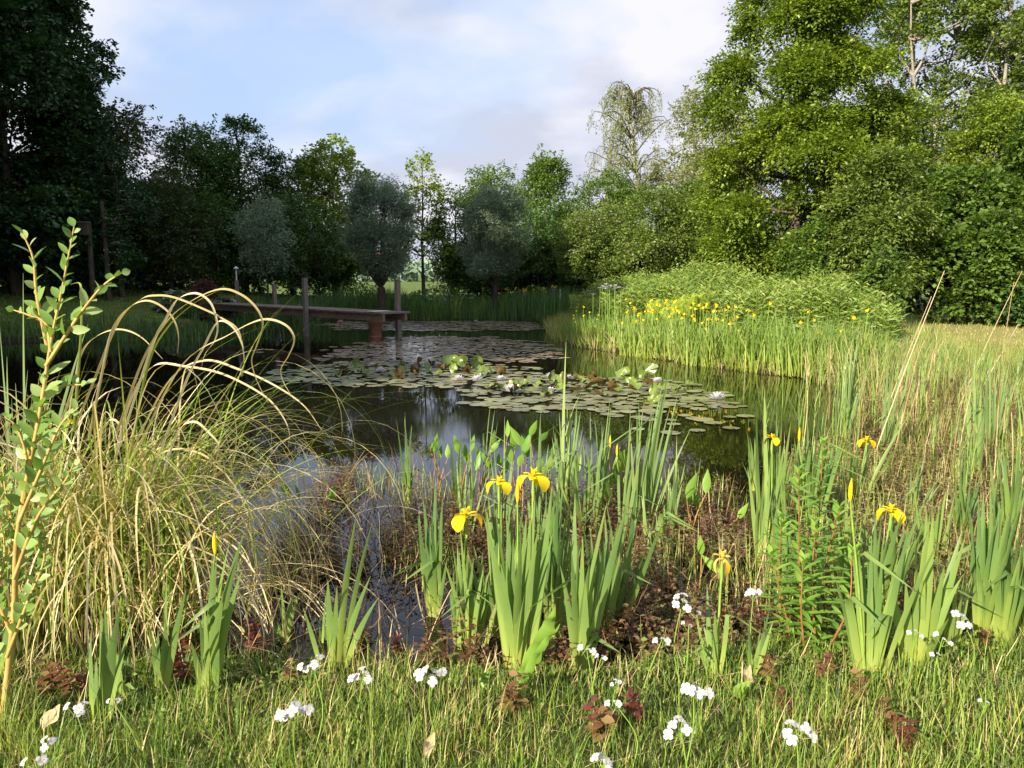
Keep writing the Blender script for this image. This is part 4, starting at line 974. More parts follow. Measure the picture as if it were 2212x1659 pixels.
r8 = lambda x, y: (x * .4166, y * .4166 + 1094)
def iris(label, base, tips, w=.026, flowers=(), buds=(), seed=0, extra=0, dark=None, name='yellow_iris', mat='iris_leaf', z=None, spent=False, spread=.0):
    rng = np.random.default_rng(seed + 900)
    B = at_g(*base) if z is None else at_z(base[0], base[1], z); B = B.copy(); B[2] -= 0.03
    rt = empty(name, tuple(B), label, 'cattail plant' if name == 'cattail' else 'iris')
    g = Geo(); ds = B[1]
    tl = [at_d(tx, ty, ds + rng.uniform(-.10, .10)) for tx, ty in tips]
    mean = np.mean(tl, 0)
    for _ in range(int(extra * 2.6) + 3):
        a_ = tl[rng.integers(len(tl))]; q = B + (a_ - B) * rng.uniform(.75, 1.0); q = q + [rng.normal(0, .035), rng.normal(0, .06), 0]; tl.append(q)
    for q in tl:
        b_ = B + np.array([np.clip((q[0] - B[0]) * .22, -.06, .06) + rng.normal(0, .010 + spread), rng.normal(0, .012 + spread), 0])
        sword(g, b_, q, w * 1.06 * rng.uniform(.65, 1.1), rng, rng.normal(0, .02), dark if dark is None else np.clip(dark + rng.normal(0, .15), 0, 1))
    g.build('leaves', M[mat], rt, tuple(B))
    for fl in flowers:
        fx, fy = fl[0], fl[1]; q = at_d(fx, fy, ds + rng.uniform(-.06, .04)); g = Geo()
        P = smooth_path([B, B * .5 + q * .5 + [rng.normal(0, .01), 0, 0], q], 8); tube(g, P, np.linspace(.006, .004, 8), 6)
        # green spathe below the flower
        tube(g, [P[-1] - [0, 0, .085], P[-1] - [0, 0, .05], P[-1] - [0, 0, .005]], [.004, .0085, .005], 6)
        g.build('flower_stalk', M['green_stem'], rt, tuple(B))
        fg = iris_flower_geo(rng, fl[2] if len(fl) > 2 else 1.15, spent)
        fg.v = [v + q for v in fg.v]; fg.build('flower', M['faded_yellow' if spent else 'yellow'], rt, tuple(B))
    for bx, by in buds:
        q = at_d(bx, by, ds - .03); g = Geo(); P = smooth_path([B, B * .5 + q * .5, q - [0, 0, .05]], 7); tube(g, P, np.linspace(.006, .0035, 7), 6); g.build('flower_stalk', M['green_stem'], rt, tuple(B))
        g = Geo(); tube(g, [q - [0, 0, .055], q - [0, 0, .03], q, q + [0.002, 0, .03]], [.004, .008, .007, .001], 7); g.build('bud', M['yellow'], rt, tuple(B))
    KIDS[rt.name] = list(rt.children)
    return rt
R6 = lambda L: [r6(*q) for q in L]; R7 = lambda L: [r7(*q) for q in L]; R3 = lambda L: [r3(*q) for q in L]; R8 = lambda L: [r8(*q) for q in L]
iris('shaded iris fan standing in dark water left of the lowest yellow flower', r6(190, 1270), R6([(130, 560), (200, 440), (240, 560), (140, 830), (215, 800), (178, 640)]), seed=1, extra=3, dark=.25)
iris('iris fan carrying the fully open yellow flower left of the centre', r6(350, 1420), R6([(300, 970), (325, 810), (350, 880), (385, 820), (415, 900), (280, 1080)]), flowers=[(1008, 1120, 1.45)], seed=2, extra=3, dark=.6)
iris('iris fan with leaves leaning left, between the open flower and the widest fan', r6(560, 1370), R6([(415, 820), (500, 545), (530, 560), (450, 930), (480, 600)]), flowers=[(1078, 1048, 1.2)], seed=3, extra=3, dark=.5)
iris('widest iris fan at the centre, dock leaf at its foot', r6(670, 1540), R6([(610, 690), (680, 690), (600, 640), (740, 660), (860, 480), (780, 740), (715, 650), (640, 800)]), flowers=[(1152, 1036, 1.35)], buds=[(1118, 1055)], seed=4, extra=5, w=.031, dark=.62)
iris('darker iris fan behind the widest central fan', r6(850, 1380), R6([(830, 640), (920, 500), (900, 430), (960, 600), (870, 560), (800, 700)]), seed=5, extra=4, dark=.15)
iris('pale green iris fan right of the widest one, leaves parting in a V', r6(1010, 1540), R6([(990, 530), (1070, 930), (1290, 580), (1150, 850), (970, 850), (1000, 700), (1140, 1100)]), seed=6, extra=3, w=.03, dark=.7)
iris('iris fan leaning right beside the pale V-shaped fan', r6(1215, 1310), R6([(1345, 470), (1490, 690), (1250, 860), (1320, 900), (1170, 600), (1380, 850)]), seed=7, extra=3, dark=.3)
iris('cattail clump with very tall upright leaves rising at the centre over the lily mat', r6(930, 740), R6([(900, 70), (925, 0), (960, -20), (1010, -60), (1050, 20), (1000, 100), (1035, 150), (880, 190), (940, -330), (1000, -250)]), name='cattail', w=.018, seed=8, mat='reed_leaf', extra=3, z=0.0)
iris('cattail clump with tall leaves fanning right over the lily mat', r6(1340, 760), R6([(1350, 0), (1380, -180), (1450, -100), (1520, -120), (1570, -30), (1420, 60), (1340, 60), (1640, 170), (1300, 150), (1540, -300)]), name='cattail', w=.018, seed=9, mat='reed_leaf', extra=3, z=0.0)
iris('narrow cattail sprout with two very tall leaves behind the opened flowers', r6(480, 560), R6([(480, -40), (535, 60), (505, 200)]), name='cattail', w=.012, seed=10, mat='reed_leaf', z=0)
iris('small iris sprout in the water behind the lowest flower', r6(315, 640), R6([(290, 240), (350, 180), (330, 330), (300, 400)]), w=.022, seed=11, z=0)
iris('slim iris sprout on open water at the left of the centre plants', r6(50, 600), R6([(25, 100), (65, 140), (-20, 110), (80, 260), (45, 260)]), w=.02, seed=12, z=0, dark=.3)
iris('narrow iris sprout near the left of the open water', (882, 1090), [(875, 890), (890, 920), (885, 985)], w=.014, seed=13, z=0)
iris('iris group with budding stalks right of the tall cattails', r6(1130, 640), R6([(1050, 250), (1100, 110), (1135, 230), (1110, 330), (1190, 300), (1170, 420), (1215, 380), (1250, 250), (1080, 330)]), buds=[(1318, 950), (1333, 968)], seed=14, z=0, w=.022, dark=.6)
iris('single reed shoot leaning right over open water', r6(1380, 720), R6([(1480, 300), (1560, 50), (1500, 260)]), name='cattail', w=.012, seed=15, mat='reed_leaf', z=0)
iris('iris clump with one yellow flower at the left of the right-hand group', r7(645, 1250), R7([(560, 370), (605, 260), (680, 400), (715, 470), (590, 560), (770, 460), (740, 620), (500, 690), (630, 480)]), flowers=[(1668, 950, 1.0)], seed=16, extra=4, z=0, w=.024)
iris('thin iris clump at the edge of the open water, left of the right-hand group', r7(560, 890), R7([(495, 520), (505, 700), (545, 560)]), seed=17, z=0, w=.018)
iris('large iris clump crowding behind the loosestrife stems', r7(880, 1180), R7([(820, 290), (930, 480), (1040, 520), (980, 380), (1130, 520), (950, 230), (870, 430), (790, 560), (1000, 620), (1090, 560), (900, 560), (1070, 460)]), buds=[r7(822, 530)], seed=18, extra=6, z=0, w=.024)
iris('iris clump with splayed leaves and one flower above the red mint', r7(1150, 1000), R7([(1260, 510), (1495, 430), (1130, 520), (1190, 560), (1290, 560), (1100, 600)]), flowers=[(1872, 955, 1.25)], seed=19, extra=2, z=0, w=.02)
iris('iris fan with long leaf at lower right, spreading from one point in the grass', r3(1235, 880), R3([(1115, -330), (1050, 100), (1040, 270), (1290, -130), (1210, 100), (1200, 400), (1430, 260), (1500, -40), (1590, -40), (1240, 170), (1150, 150)]), buds=[(1838, 1050)], seed=20, extra=2, w=.028, dark=.6)
iris('iris clump with one flower behind the fan in the lower right grass', r3(1285, 560), R3([(1300, -130), (1330, -50), (1510, -210), (1610, -230), (1595, 20), (1430, -60), (1370, 50), (1250, 0), (1520, 30), (1400, 120)]), flowers=[(1925, 1108, 1.3)], seed=21, extra=3, w=.026)
iris('broad-leaved iris fan nearest the right corner', r3(1565, 810), R3([(1650, -120), (1560, 240), (1850, 20), (1790, 60), (1830, -20), (1480, 300), (1720, 200), (1600, 300)]), seed=22, extra=2, w=.032, dark=.85)
iris('tall iris clump near the right edge of the picture', r3(1965, 640), R3([(2000, -330), (1960, -260), (2080, -230), (2180, -400), (1930, -240), (1890, 40), (2040, -100), (1915, 150), (2120, -150)]), seed=23, extra=5, w=.026, dark=.5)
iris('iris clump at the right edge, beside the tall one', r3(2085, 690), R3([(2215, -230), (2150, -30), (2190, 100), (2100, 60), (2060, 200)]), seed=24, extra=3, w=.024)
iris('iris clump cut by the right edge of the picture', r3(2200, 590), R3([(2212, -300), (2260, -100), (2180, 250), (2290, 100), (2160, 400)]), seed=25, extra=3, w=.026)
iris('cattail clump with pale stem bases, right one of the tall pair in the marsh', r7(2015, 670), R7([(2000, -60), (2080, -140), (2130, 60), (2170, 60), (2090, 60), (2050, 180), (1985, 120), (2140, 220)]), name='cattail', w=.02, seed=26, mat='reed_leaf', extra=2, z=0)
iris('cattail clump with pale stem base, left one of the tall pair in the marsh', r7(1930, 860), R7([(1900, 40), (1990, 90), (1920, 200), (1950, -20), (1870, 150), (1960, 330), (1880, 300)]), name='cattail', w=.02, seed=27, mat='reed_leaf', extra=2, z=0)
iris('slim upright cattail clump standing in the marsh behind the flowering iris', r7(1335, 690), R7([(1380, 50), (1410, 100), (1440, 120), (1535, -10), (1360, 200), (1400, 250)]), name='cattail', w=.02, seed=28, mat='reed_leaf', extra=1, z=0)
iris('tall cattail clump at the right end of the open water', r7(1080, 640), R7([(1110, -20), (1150, -60), (1290, -20), (1240, 80), (1190, -110), (1140, 100), (1060, 180), (1210, 180)]), name='cattail', w=.018, seed=29, mat='reed_leaf', extra=4, z=0)
iris('sprawling reed clump with long strap leaf in the middle of the marsh', r7(1530, 1060), R7([(1720, 775), (1600, 650), (1570, 700), (1550, 800), (1640, 850)]), name='cattail', w=.016, seed=30, mat='reed_leaf', extra=2, z=0)
iris('iris pair of leaves lit from behind at lower left, first from the left corner', r8(510, 1110), R8([(545, 500), (625, 520), (525, 700), (500, 800)]), seed=31, w=.028, dark=.6)
iris('small iris fan right of the first one at lower left', r8(635, 1010), R8([(612, 660), (598, 740), (650, 850)]), seed=32, w=.02)
iris('medium iris fan under the curling sedge at lower left', r8(810, 970), R8([(865, 335), (785, 660), (850, 540), (882, 580), (820, 640)]), seed=33, w=.024, dark=.6)
iris('tall iris fan with a yellow bud at lower left', r8(1060, 950), R8([(1110, 280), (1190, 180), (1268, 130), (1205, 200), (1140, 330), (1255, 330), (1080, 600)]), buds=[(463, 1165)], seed=34, extra=3, w=.028, dark=.65)
iris('iris fan of two long crossed leaves over the dark water left of centre', r8(1710, 830), R8([(1852, 30), (1932, 80), (1700, 380), (1742, 460), (1922, 360)]), seed=35, extra=1, w=.028, dark=.65)
iris('short iris shoot beside the crossed-leaf fan', r8(1655, 740), R8([(1692, 440), (1660, 560)]), seed=36, w=.016)
iris('iris leaves at the left edge beside the willow stem', r8(0, 880), R8([(60, 520), (105, 510), (30, 640)]), seed=37, w=.022)
iris('small iris plant with a withering yellow flower above the grass', r3(310, 880), R3([(250, 320), (385, 260), (180, 520), (225, 560)]), flowers=[(1560, 1212, 1.2)], seed=38, w=.02, dark=.7, spent=True)
iris('thin iris shoot right of the withering flower', r3(530, 900), R3([(640, 460), (660, 540), (600, 620)]), seed=39, w=.016)
iris('iris plant with two flowers hidden in the sedge at the left edge', (110, 1090), [(75, 900), (95, 860), (140, 930), (60, 980), (160, 900)], flowers=[(95, 915, 1.2), (140, 910, 1.2)], seed=40, extra=4)
iris('upright broad reed leaves at the left edge behind the willow shoot', (40, 1180), [(50, 590), (5, 700), (15, 770), (25, 860), (60, 800), (190, 560 + 140)], seed=41, w=.02, name='cattail', mat='reed_leaf')

MORE = [((1015, 1410), 'iris fan half hidden behind the flowering fan left of the centre', (960, 1060), 1130, 1), ((1085, 1330), 'iris fan in the second row behind the widest fan', (1050, 1150), 1075, 2), ((1215, 1330), 'iris fan in the second row between the widest and the V-shaped fan', (1180, 1260), 1060, 3),
        ((1300, 1390), 'iris fan just behind the pale V-shaped fan', (1260, 1350), 1090, 4), ((1160, 1230), 'iris fan in the third row under the water plantain leaves', (1120, 1210), 1010, 5), ((1270, 1200), 'slender iris fan below the tall cattail clump', (1225, 1320), 960, 6),
        ((1640, 1240), 'slender iris fan at the left edge of the right-hand group', (1615, 1690), 980, 7), ((1700, 1330), 'iris fan at the foot of the one-flowered clump', (1650, 1740), 1060, 8), ((1830, 1330), 'iris fan between the loosestrife and the big right-hand fan', (1790, 1900), 1040, 9),
        ((1905, 1290), 'iris fan in the second row behind the flowering right-hand clump', (1860, 1990), 1030, 10), ((2010, 1250), 'slender iris fan in the marsh left of the tall right-edge clump', (1970, 2060), 1010, 11), ((2080, 1190), 'slim iris fan behind the tall right-edge clump', (2050, 2120), 960, 12),
        ((2150, 1330), 'iris fan between the two clumps at the right edge', (2110, 2200), 1040, 13), ((2180, 1180), 'tall slim iris fan in the marsh at the right edge', (2150, 2230), 900, 14), ((2050, 1400), 'low iris fan in the grass below the tall right-edge clump', (2000, 2100), 1150, 15),
        ((930, 1330), 'slender iris fan rising from the dark water gap', (905, 975), 1090, 16), ((610, 1400), 'low iris fan under the trailing sedge blades', (585, 650), 1230, 17), ((1410, 1230), 'slim iris fan among the red mint right of centre', (1390, 1460), 1020, 18)]
for (b_, lab_, tp_) in (((1225, 1150), 'slim cattail sprout just left of the tall cattail clump', [(1205, 900), (1232, 870), (1250, 935), (1190, 960)]), ((1290, 1140), 'slim cattail sprout between the two tall cattail clumps', [(1275, 890), (1300, 915), (1318, 860), (1262, 960)]),
        ((1345, 1180), 'cattail sprout at the foot of the right tall cattail clump', [(1335, 930), (1362, 880), (1385, 950)]), ((1085, 1170), 'slim cattail sprout behind the faded iris flower', [(1065, 950), (1090, 900), (1108, 975)]),
        ((1010, 1180), 'slim cattail sprout between the iris sprouts left of the centre', [(995, 960), (1015, 925), (1030, 990)]), ((1450, 1160), 'thin cattail sprout right of the reed shoot', [(1440, 985), (1462, 940), (1480, 1000)]),
        ((1160, 1140), 'slim cattail sprout behind the open iris flower', [(1145, 935), (1168, 890), (1185, 960)])):
    iris(lab_, b_, tp_, name='cattail', mat='reed_leaf', w=.015, seed=int(b_[0]), extra=2, z=0)
for (b_, lab_, (xa, xb), yt, sd) in MORE:
    rg = np.random.default_rng(400 + sd); k_ = 7 if sd not in (16, 17, 18) else 4
    iris(lab_, b_, [(x_, yt + abs(x_ - (xa + xb) / 2) * .8 + rg.uniform(-15, 70)) for x_ in np.linspace(xa, xb, k_)], seed=400 + sd, extra=2, w=.021, dark=rg.uniform(.25, .75))
# flowering iris row on the right bank
def far_iris(seed, nfl):
    rng = np.random.default_rng(seed); rt = empty('yellow_iris', (0, 0, 0), 'x', 'iris'); g = Geo(); n = 28
    B = np.c_[rng.normal(0, .1, n), rng.normal(0, .1, n), np.zeros(n)]
    blades(g, B, rng.uniform(0, 6.3, n), rng.uniform(.02, .28, n), rng.uniform(0, .5, n), rng.uniform(.3, .98, n), .022, 4, tint=rng.random(n), taper=.6, face=rng.normal(0, .7, n), fold=.15)
    g.build('leaves', M['iris_far'], rt)
    for k in range(nfl):
        q = np.array([rng.normal(0, .13), rng.normal(0, .1), rng.uniform(.7, .98)]); g = Geo(); tube(g, [(q[0] * .4, q[1] * .4, 0), q * [.8, .8, .6], q], .005, 4); g.build('flower_stalk', M['green_stem'], rt)
        fg = iris_flower_geo(rng, .85); fg.v = [v + q for v in fg.v]; fg.build('flower', M['yellow'], rt)
    KIDS[rt.name] = list(rt.children); return rt
FI = [far_iris(70 + k, n) for k, n in enumerate((3, 2, 2, 0, 1))]; fu = [False] * 5
def place_far(k, x, y, s, label, group):
    loc = (x, y, min(gz(x, y), .3) if gz(x, y) > -.02 else -.02)
    if fu[k]: o = dup(FI[k], loc, RNG.uniform(0, 6.3), s, label, group)
    else: o = FI[k]; o.location = loc; o.scale = (s, s, s); fu[k] = True; o['label'] = label; o['group'] = group
    return o
line = smooth_path([np.r_[at_z(x, y)[:2], 0] for x, y in [(1228, 740), (1290, 752), (1350, 764), (1420, 772), (1500, 786), (1600, 797), (1700, 808), (1790, 818), (1880, 826)]], 60)
for row in range(3):
    for i, q in enumerate(line):
        u = i / 59
        if row == 1 and i % 2: continue
        if row == 2 and i % 3: continue
        if .14 < u < .27 and row == 0: continue
        x = q[0] + RNG.normal(0, .08) + row * .12; y = q[1] - .16 + row * .38 + RNG.normal(0, .08)
        fl = .25 < u < .62 or (u > .8 and RNG.random() < .3) or u < .1
        k = int(RNG.choice([0, 1, 2])) if fl and RNG.random() < (.75 if u > .25 and u < .62 else .35) else (4 if RNG.random() < .15 else 3)
        s = RNG.uniform(.85, 1.1) * (.8 if u < .14 else 1)
        nm = ['yellow iris plant in the dense flowering row along the sunlit right bank', 'leafy iris plant without flower in the row along the sunlit right bank'][0 if k != 3 else 1]
        place_far(k, x, y, s, nm, 'iris row on the right bank, ' + ('flowering' if k != 3 else 'leaves only'))

# ------------------------------------------------------------------ mass vegetation
def noise2(q, f=1.0, ph=0.0):
    x, y = q[:, 0] * f + ph, q[:, 1] * f + ph * .7
    return (np.sin(x * 2.1 + np.sin(y * 1.7)) + np.sin(y * 2.7 + np.sin(x * 1.3 + 2)) + np.sin((x + y) * 3.9)) / 3
def scatter_px(poly, n, z=0.0, rng=RNG):
    W = np.array([at_z(x, y, z)[:2] for x, y in poly]); lo, hi = W.min(0), W.max(0); out = []
    got = 0
    while got < n:
        q = rng.uniform(lo, hi, (n * 2, 2)); q = q[inside(q, W)]; out.append(q); got += len(q)
    return np.concatenate(out)[:n]
# herb bank (goldenrod like stems) behind the irises
def herb_bank():
    rng = np.random.default_rng(77); W = np.array([(2.0, 19.6), (3.0, 17.6), (4.4, 16.0), (5.6, 14.3), (6.6, 13.4), (7.3, 14.6), (7.6, 17.0), (6.8, 20.0), (5.0, 24.0), (2.6, 25.0), (1.7, 22.5)])
    W2 = W.copy(); lo, hi = W2.min(0), W2.max(0); q = rng.uniform(lo, hi, (9000, 2)); q = q[inside(q, W2)][:4200]
    s = shore_dist(q); q = q[s > .4]; n = len(q)
    gzv = ground_z(q); h = (.85 + .28 * np.sin(q[:, 0] * 1.3 + 1) * np.cos(q[:, 1] * .9) + rng.uniform(-.18, .2, n) + .14 * noise2(q, 2.6, 3)) * np.clip(.62 + shore_dist(q) * .2, 0, 1.12)
    ph = rng.uniform(0, 6.3, n); ln = rng.uniform(0, .14, n)
    g = Geo(); B = np.c_[q, gzv]
    blades(g, B, ph, ln, .1, h, .006, 3, tint=.3, taper=.1, tip=.3)
    k = 18; t = np.linspace(.3, 1.0, k)[None] + rng.normal(0, .015, (n, k)); a_ = np.arange(k)[None] * 2.4 + rng.uniform(0, 6.3, (n, 1))
    P = B[:, None] + np.stack([np.cos(ph)[:, None] * np.sin(ln)[:, None] * t * h[:, None], np.sin(ph)[:, None] * np.sin(ln)[:, None] * t * h[:, None], t * h[:, None]], -1)
    D = np.stack([np.cos(a_), np.sin(a_), .55 - .5 * (1 - t) + rng.normal(0, .2, (n, k))], -1)
    leaf_quads(g, P.reshape(-1, 3), D.reshape(-1, 3), np.tile([-.35, -.45, .8], (n * k, 1)) + rng.normal(0, .55, (n * k, 3)), np.repeat(.15 * rng.uniform(.8, 1.2, n), k), .032, np.clip(np.repeat(rng.random(n), k) + rng.normal(0, .15, n * k), 0, 1))
    tag(g.build('herb_bank', M['herb']), 'dense stand of tall bright green herbs on the sunlit right bank', 'herbs', kind='stuff')
herb_bank()
def ferns():
    rng = np.random.default_rng(12); proto = None
    for i, (x, y, d, s) in enumerate([(1440, 655, 15.6, 1.0), (1463, 640, 16.0, 1.0), (1490, 628, 16.6, 1.15), (1515, 625, 16.6, 1.0), (1478, 645, 15.9, .8), (1420, 640, 16.2, .9), (1280, 640, 20.5, .8), (1243, 632, 23, .8)]):
        p = at_d(x, y, d); z = p[2] - .78 * s
        if proto is None:
            rt = empty('fern', (0, 0, 0), 'x', 'fern'); g = Geo()
            for k in range(9):
                a_ = k * .7 + rng.normal(0, .2); t = np.linspace(0, 1, 15); r_ = .3 * t ** 1.5; zz = .85 * t - .15 * t ** 3
                C = np.c_[np.cos(a_) * r_, np.sin(a_) * r_, zz]; tube(g, C, np.linspace(.006, .002, 15), 4, .2)
                for sg in (-1, 1):
                    S = np.array([-math.sin(a_), math.cos(a_), 0]) * sg
                    for o_ in (0, .5):
                        PP_ = C[3:] - (C[3:] - C[2:-1]) * o_; leaf_quads(g, PP_, S * np.ones((12, 1)) + [0, 0, .35], np.tile([math.cos(a_), math.sin(a_), .6], (12, 1)), .15 * np.sin(np.pi * np.linspace(.15, 1, 12)) + .03, .03, rng.random(12))
            g.build('fronds', M['fern'], rt); proto = rt; KIDS[rt.name] = list(rt.children); rt.location = (p[0], p[1], z)
        else: rt = dup(proto, (p[0], p[1], z), rng.uniform(0, 6), s)
        rt['label'] = ['pale yellow-green fern, leftmost of the cluster in the herb bank', 'pale yellow-green fern standing second in the herb bank cluster', 'tallest pale yellow-green fern of the herb bank', 'pale yellow-green fern at the right of the herb bank cluster',
                       'low pale fern at the front of the herb bank cluster', 'small pale fern beside the leftmost fern', 'small yellow fern left of the white poppies', 'small yellow fern at the far tip of the herb bank'][i]
ferns()
def white_poppies():
    rng = np.random.default_rng(9); proto = None
    for i in range(16):
        p = at_d(1298 + i * 2.8 + rng.normal(0, 3), 622 + rng.normal(0, 3.5), 17.6 + rng.normal(0, .3))
        if i == 15: p = at_d(1282, 637, 17.6)
        if proto is None:
            rt = empty('white_flower', (0, 0, 0), 'round white flower in the cluster above the herb bank', 'flower', 'round white flowers above the herb bank')
            g = Geo(); petal_ring(g, 6, .06, .05, .5, 0, .5, rng, .0, .3); g.build('petals', M['white_petal'], rt)
            g = Geo(); tube(g, [(0, 0, -1.1), (.01, 0, 0)], .005, 4); g.build('flower_stalk', M['green_stem'], rt); KIDS[rt.name] = list(rt.children); rt.location = tuple(p); proto = rt
        else: dup(proto, tuple(p), rng.uniform(0, 6))
white_poppies()
def far_reeds():
    rng = np.random.default_rng(21); g = Geo()
    q = np.c_[rng.uniform(-10.5, 2.2, 15000), rng.uniform(24, 33, 15000)]; s = shore_dist(q); ok = (s > -.5) & (s < 1.9) & (q[:, 1] > 24); q = q[ok]; s = s[ok]; n = len(q)
    z = np.maximum(ground_z(q), -.05); h = rng.uniform(.55, 1.05, n) * (.9 + .25 * np.sin(q[:, 0] * .9))
    blades(g, np.c_[q, z], rng.uniform(0, 6.3, n), rng.uniform(0, .15, n), rng.uniform(0, .5, n), h, .022, 4, tint=rng.random(n), face=rng.normal(0, .8, n), taper=.6)
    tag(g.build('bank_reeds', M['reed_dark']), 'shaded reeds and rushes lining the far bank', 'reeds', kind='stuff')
    g = Geo(); q = np.c_[rng.uniform(-13, 3.5, 14000), rng.uniform(26, 36, 14000)]; s = shore_dist(q); q = q[(s > 1.2) & (s < 5.5)]; n = len(q)
    P = np.c_[q, ground_z(q) + rng.uniform(0, 1, n) ** .6 * (.65 + .25 * np.sin(q[:, 0] * 1.7))]
    keep = (q[:, 0] > -6.5); P = P[keep]; n = len(P)
    leaf_quads(g, P, rng.normal(0, 1, (n, 3)), rng.normal(0, .5, (n, 3)) + [0, 0, 1], .16, .07, rng.random(n))
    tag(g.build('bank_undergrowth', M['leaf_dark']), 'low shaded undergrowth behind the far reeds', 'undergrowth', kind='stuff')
    g = Geo(); q = np.c_[rng.uniform(-7, -2.8, 3000), rng.uniform(19, 28, 3000)]
    q = np.concatenate([at_z(560, 712)[:2] + rng.normal(0, [.8, .5], (500, 2)), at_z(150, 735)[:2] + rng.normal(0, [1.8, .4], (900, 2)), at_z(380, 722)[:2] + rng.normal(0, [1.2, .4], (500, 2))])
    n = len(q); blades(g, np.c_[q, np.maximum(ground_z(q), -.03)], rng.uniform(0, 6.3, n), rng.uniform(0, .2, n), rng.uniform(0, .8, n), rng.uniform(.15, .5, n), .02, 3, tint=rng.random(n), face=rng.normal(0, .8, n))
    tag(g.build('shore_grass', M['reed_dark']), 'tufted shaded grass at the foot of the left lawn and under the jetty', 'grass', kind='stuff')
far_reeds()
# small yellow irises in the shade of the far bank
for i in range(16):
    x = RNG.uniform(880, 1200); p = at_z(x, 693); place_far(2 if i % 2 else 4, p[0], p[1] + RNG.uniform(.2, .9), RNG.uniform(.9, 1.15), 'shaded yellow iris among the far bank reeds', 'irises along the far bank')
def right_grass():
    rng = np.random.default_rng(23)
    poly = [(1860, 830), (1950, 815), (2130, 818), (2400, 870), (2400, 800), (2212, 775), (2050, 755), (1880, 750), (1830, 790)]
    q = scatter_px(poly, 8000, 0.1, rng); s = shore_dist(q); q = q[s > -.35]; n = len(q)
    cl = np.round(q / .45) * .45; cl = cl + np.sin(cl * 37.7) * .15; ang = np.arctan2(q[:, 1] - cl[:, 1], q[:, 0] - cl[:, 0])
    g = Geo(); blades(g, np.c_[q, np.maximum(ground_z(q), -.02)], ang, rng.uniform(.05, .4, n), rng.uniform(.2, 1.3, n), rng.uniform(.14, .42, n), .007, 5, tint=np.clip(rng.random(n) * .6 + .2 * (np.sin(cl[:, 0] * 9) > 0), 0, 1), taper=.7)
    tag(g.build('tussock_grass', M['grass_dry']), 'tall half dry tussock grass between the marsh and the mown patch', 'grass', kind='stuff')
    q = np.c_[rng.uniform(4, 18, 26000), rng.uniform(9, 24, 26000)]; s = shore_dist(q); q = q[(s > .4)]; n = len(q)
    g = Geo(); blades(g, np.c_[q, ground_z(q)], rng.uniform(0, 6.3, n), rng.uniform(0, .5, n), rng.uniform(0, .8, n), rng.uniform(.03, .09, n), .012, 2, tint=rng.random(n))
    tag(g.build('lawn_grass', M['grass_dry']), 'short sunlit mown grass at the right', 'grass', kind='stuff')
    q = np.c_[rng.uniform(-18, -5, 22000), rng.uniform(18, 33, 22000)]; s = shore_dist(q); q = q[(s > .2)]; n = len(q)
    g = Geo(); blades(g, np.c_[q, ground_z(q)], rng.uniform(0, 6.3, n), rng.uniform(0, .5, n), rng.uniform(0, .8, n), rng.uniform(.03, .09, n), .014, 2, tint=rng.random(n) * .7)
    tag(g.build('lawn_grass', M['grass']), 'short shaded lawn grass at the left', 'grass', kind='stuff')
right_grass()
def bank_end():
    rng = np.random.default_rng(37); q = scatter_px([(1740, 812), (1880, 836), (2080, 822), (2060, 765), (1960, 728), (1850, 735)], 5200, .1, rng); n = len(q)
    g = Geo(); blades(g, np.c_[q, np.maximum(ground_z(q), -.02)], rng.uniform(0, 6.3, n), rng.uniform(0, .25, n), rng.uniform(.1, .9, n), rng.uniform(.2, .5, n) + .45 * rng.random(n) * (q[:, 0] < 5.9), rng.uniform(.006, .016, n), 5, tint=rng.random(n) ** 1.3, face=rng.normal(0, .9, n), taper=.65)
    tag(g.build('bank_end_grass', M['grass_dry']), 'tall mixed grass where the herb bank runs out into the mown patch', 'grass', kind='stuff')
bank_end()
def right_shore():
    rng = np.random.default_rng(29); q = np.c_[rng.uniform(.8, 6.5, 26000), rng.uniform(10, 27, 26000)]; s_ = shore_dist(q); q = q[(s_ > -.12) & (s_ < .75)]; n = len(q)
    g = Geo(); blades(g, np.c_[q, np.maximum(ground_z(q), -.02)], rng.uniform(0, 6.3, n), rng.uniform(0, .5, n), rng.uniform(.1, .9, n), rng.uniform(.12, .5, n), .014, 4, tint=rng.random(n), face=rng.normal(0, .8, n))
    tag(g.build('shore_sedges', M['grass_dry']), 'low sedges and withered blades along the sunlit right waterline', 'sedges', kind='stuff')
right_shore()

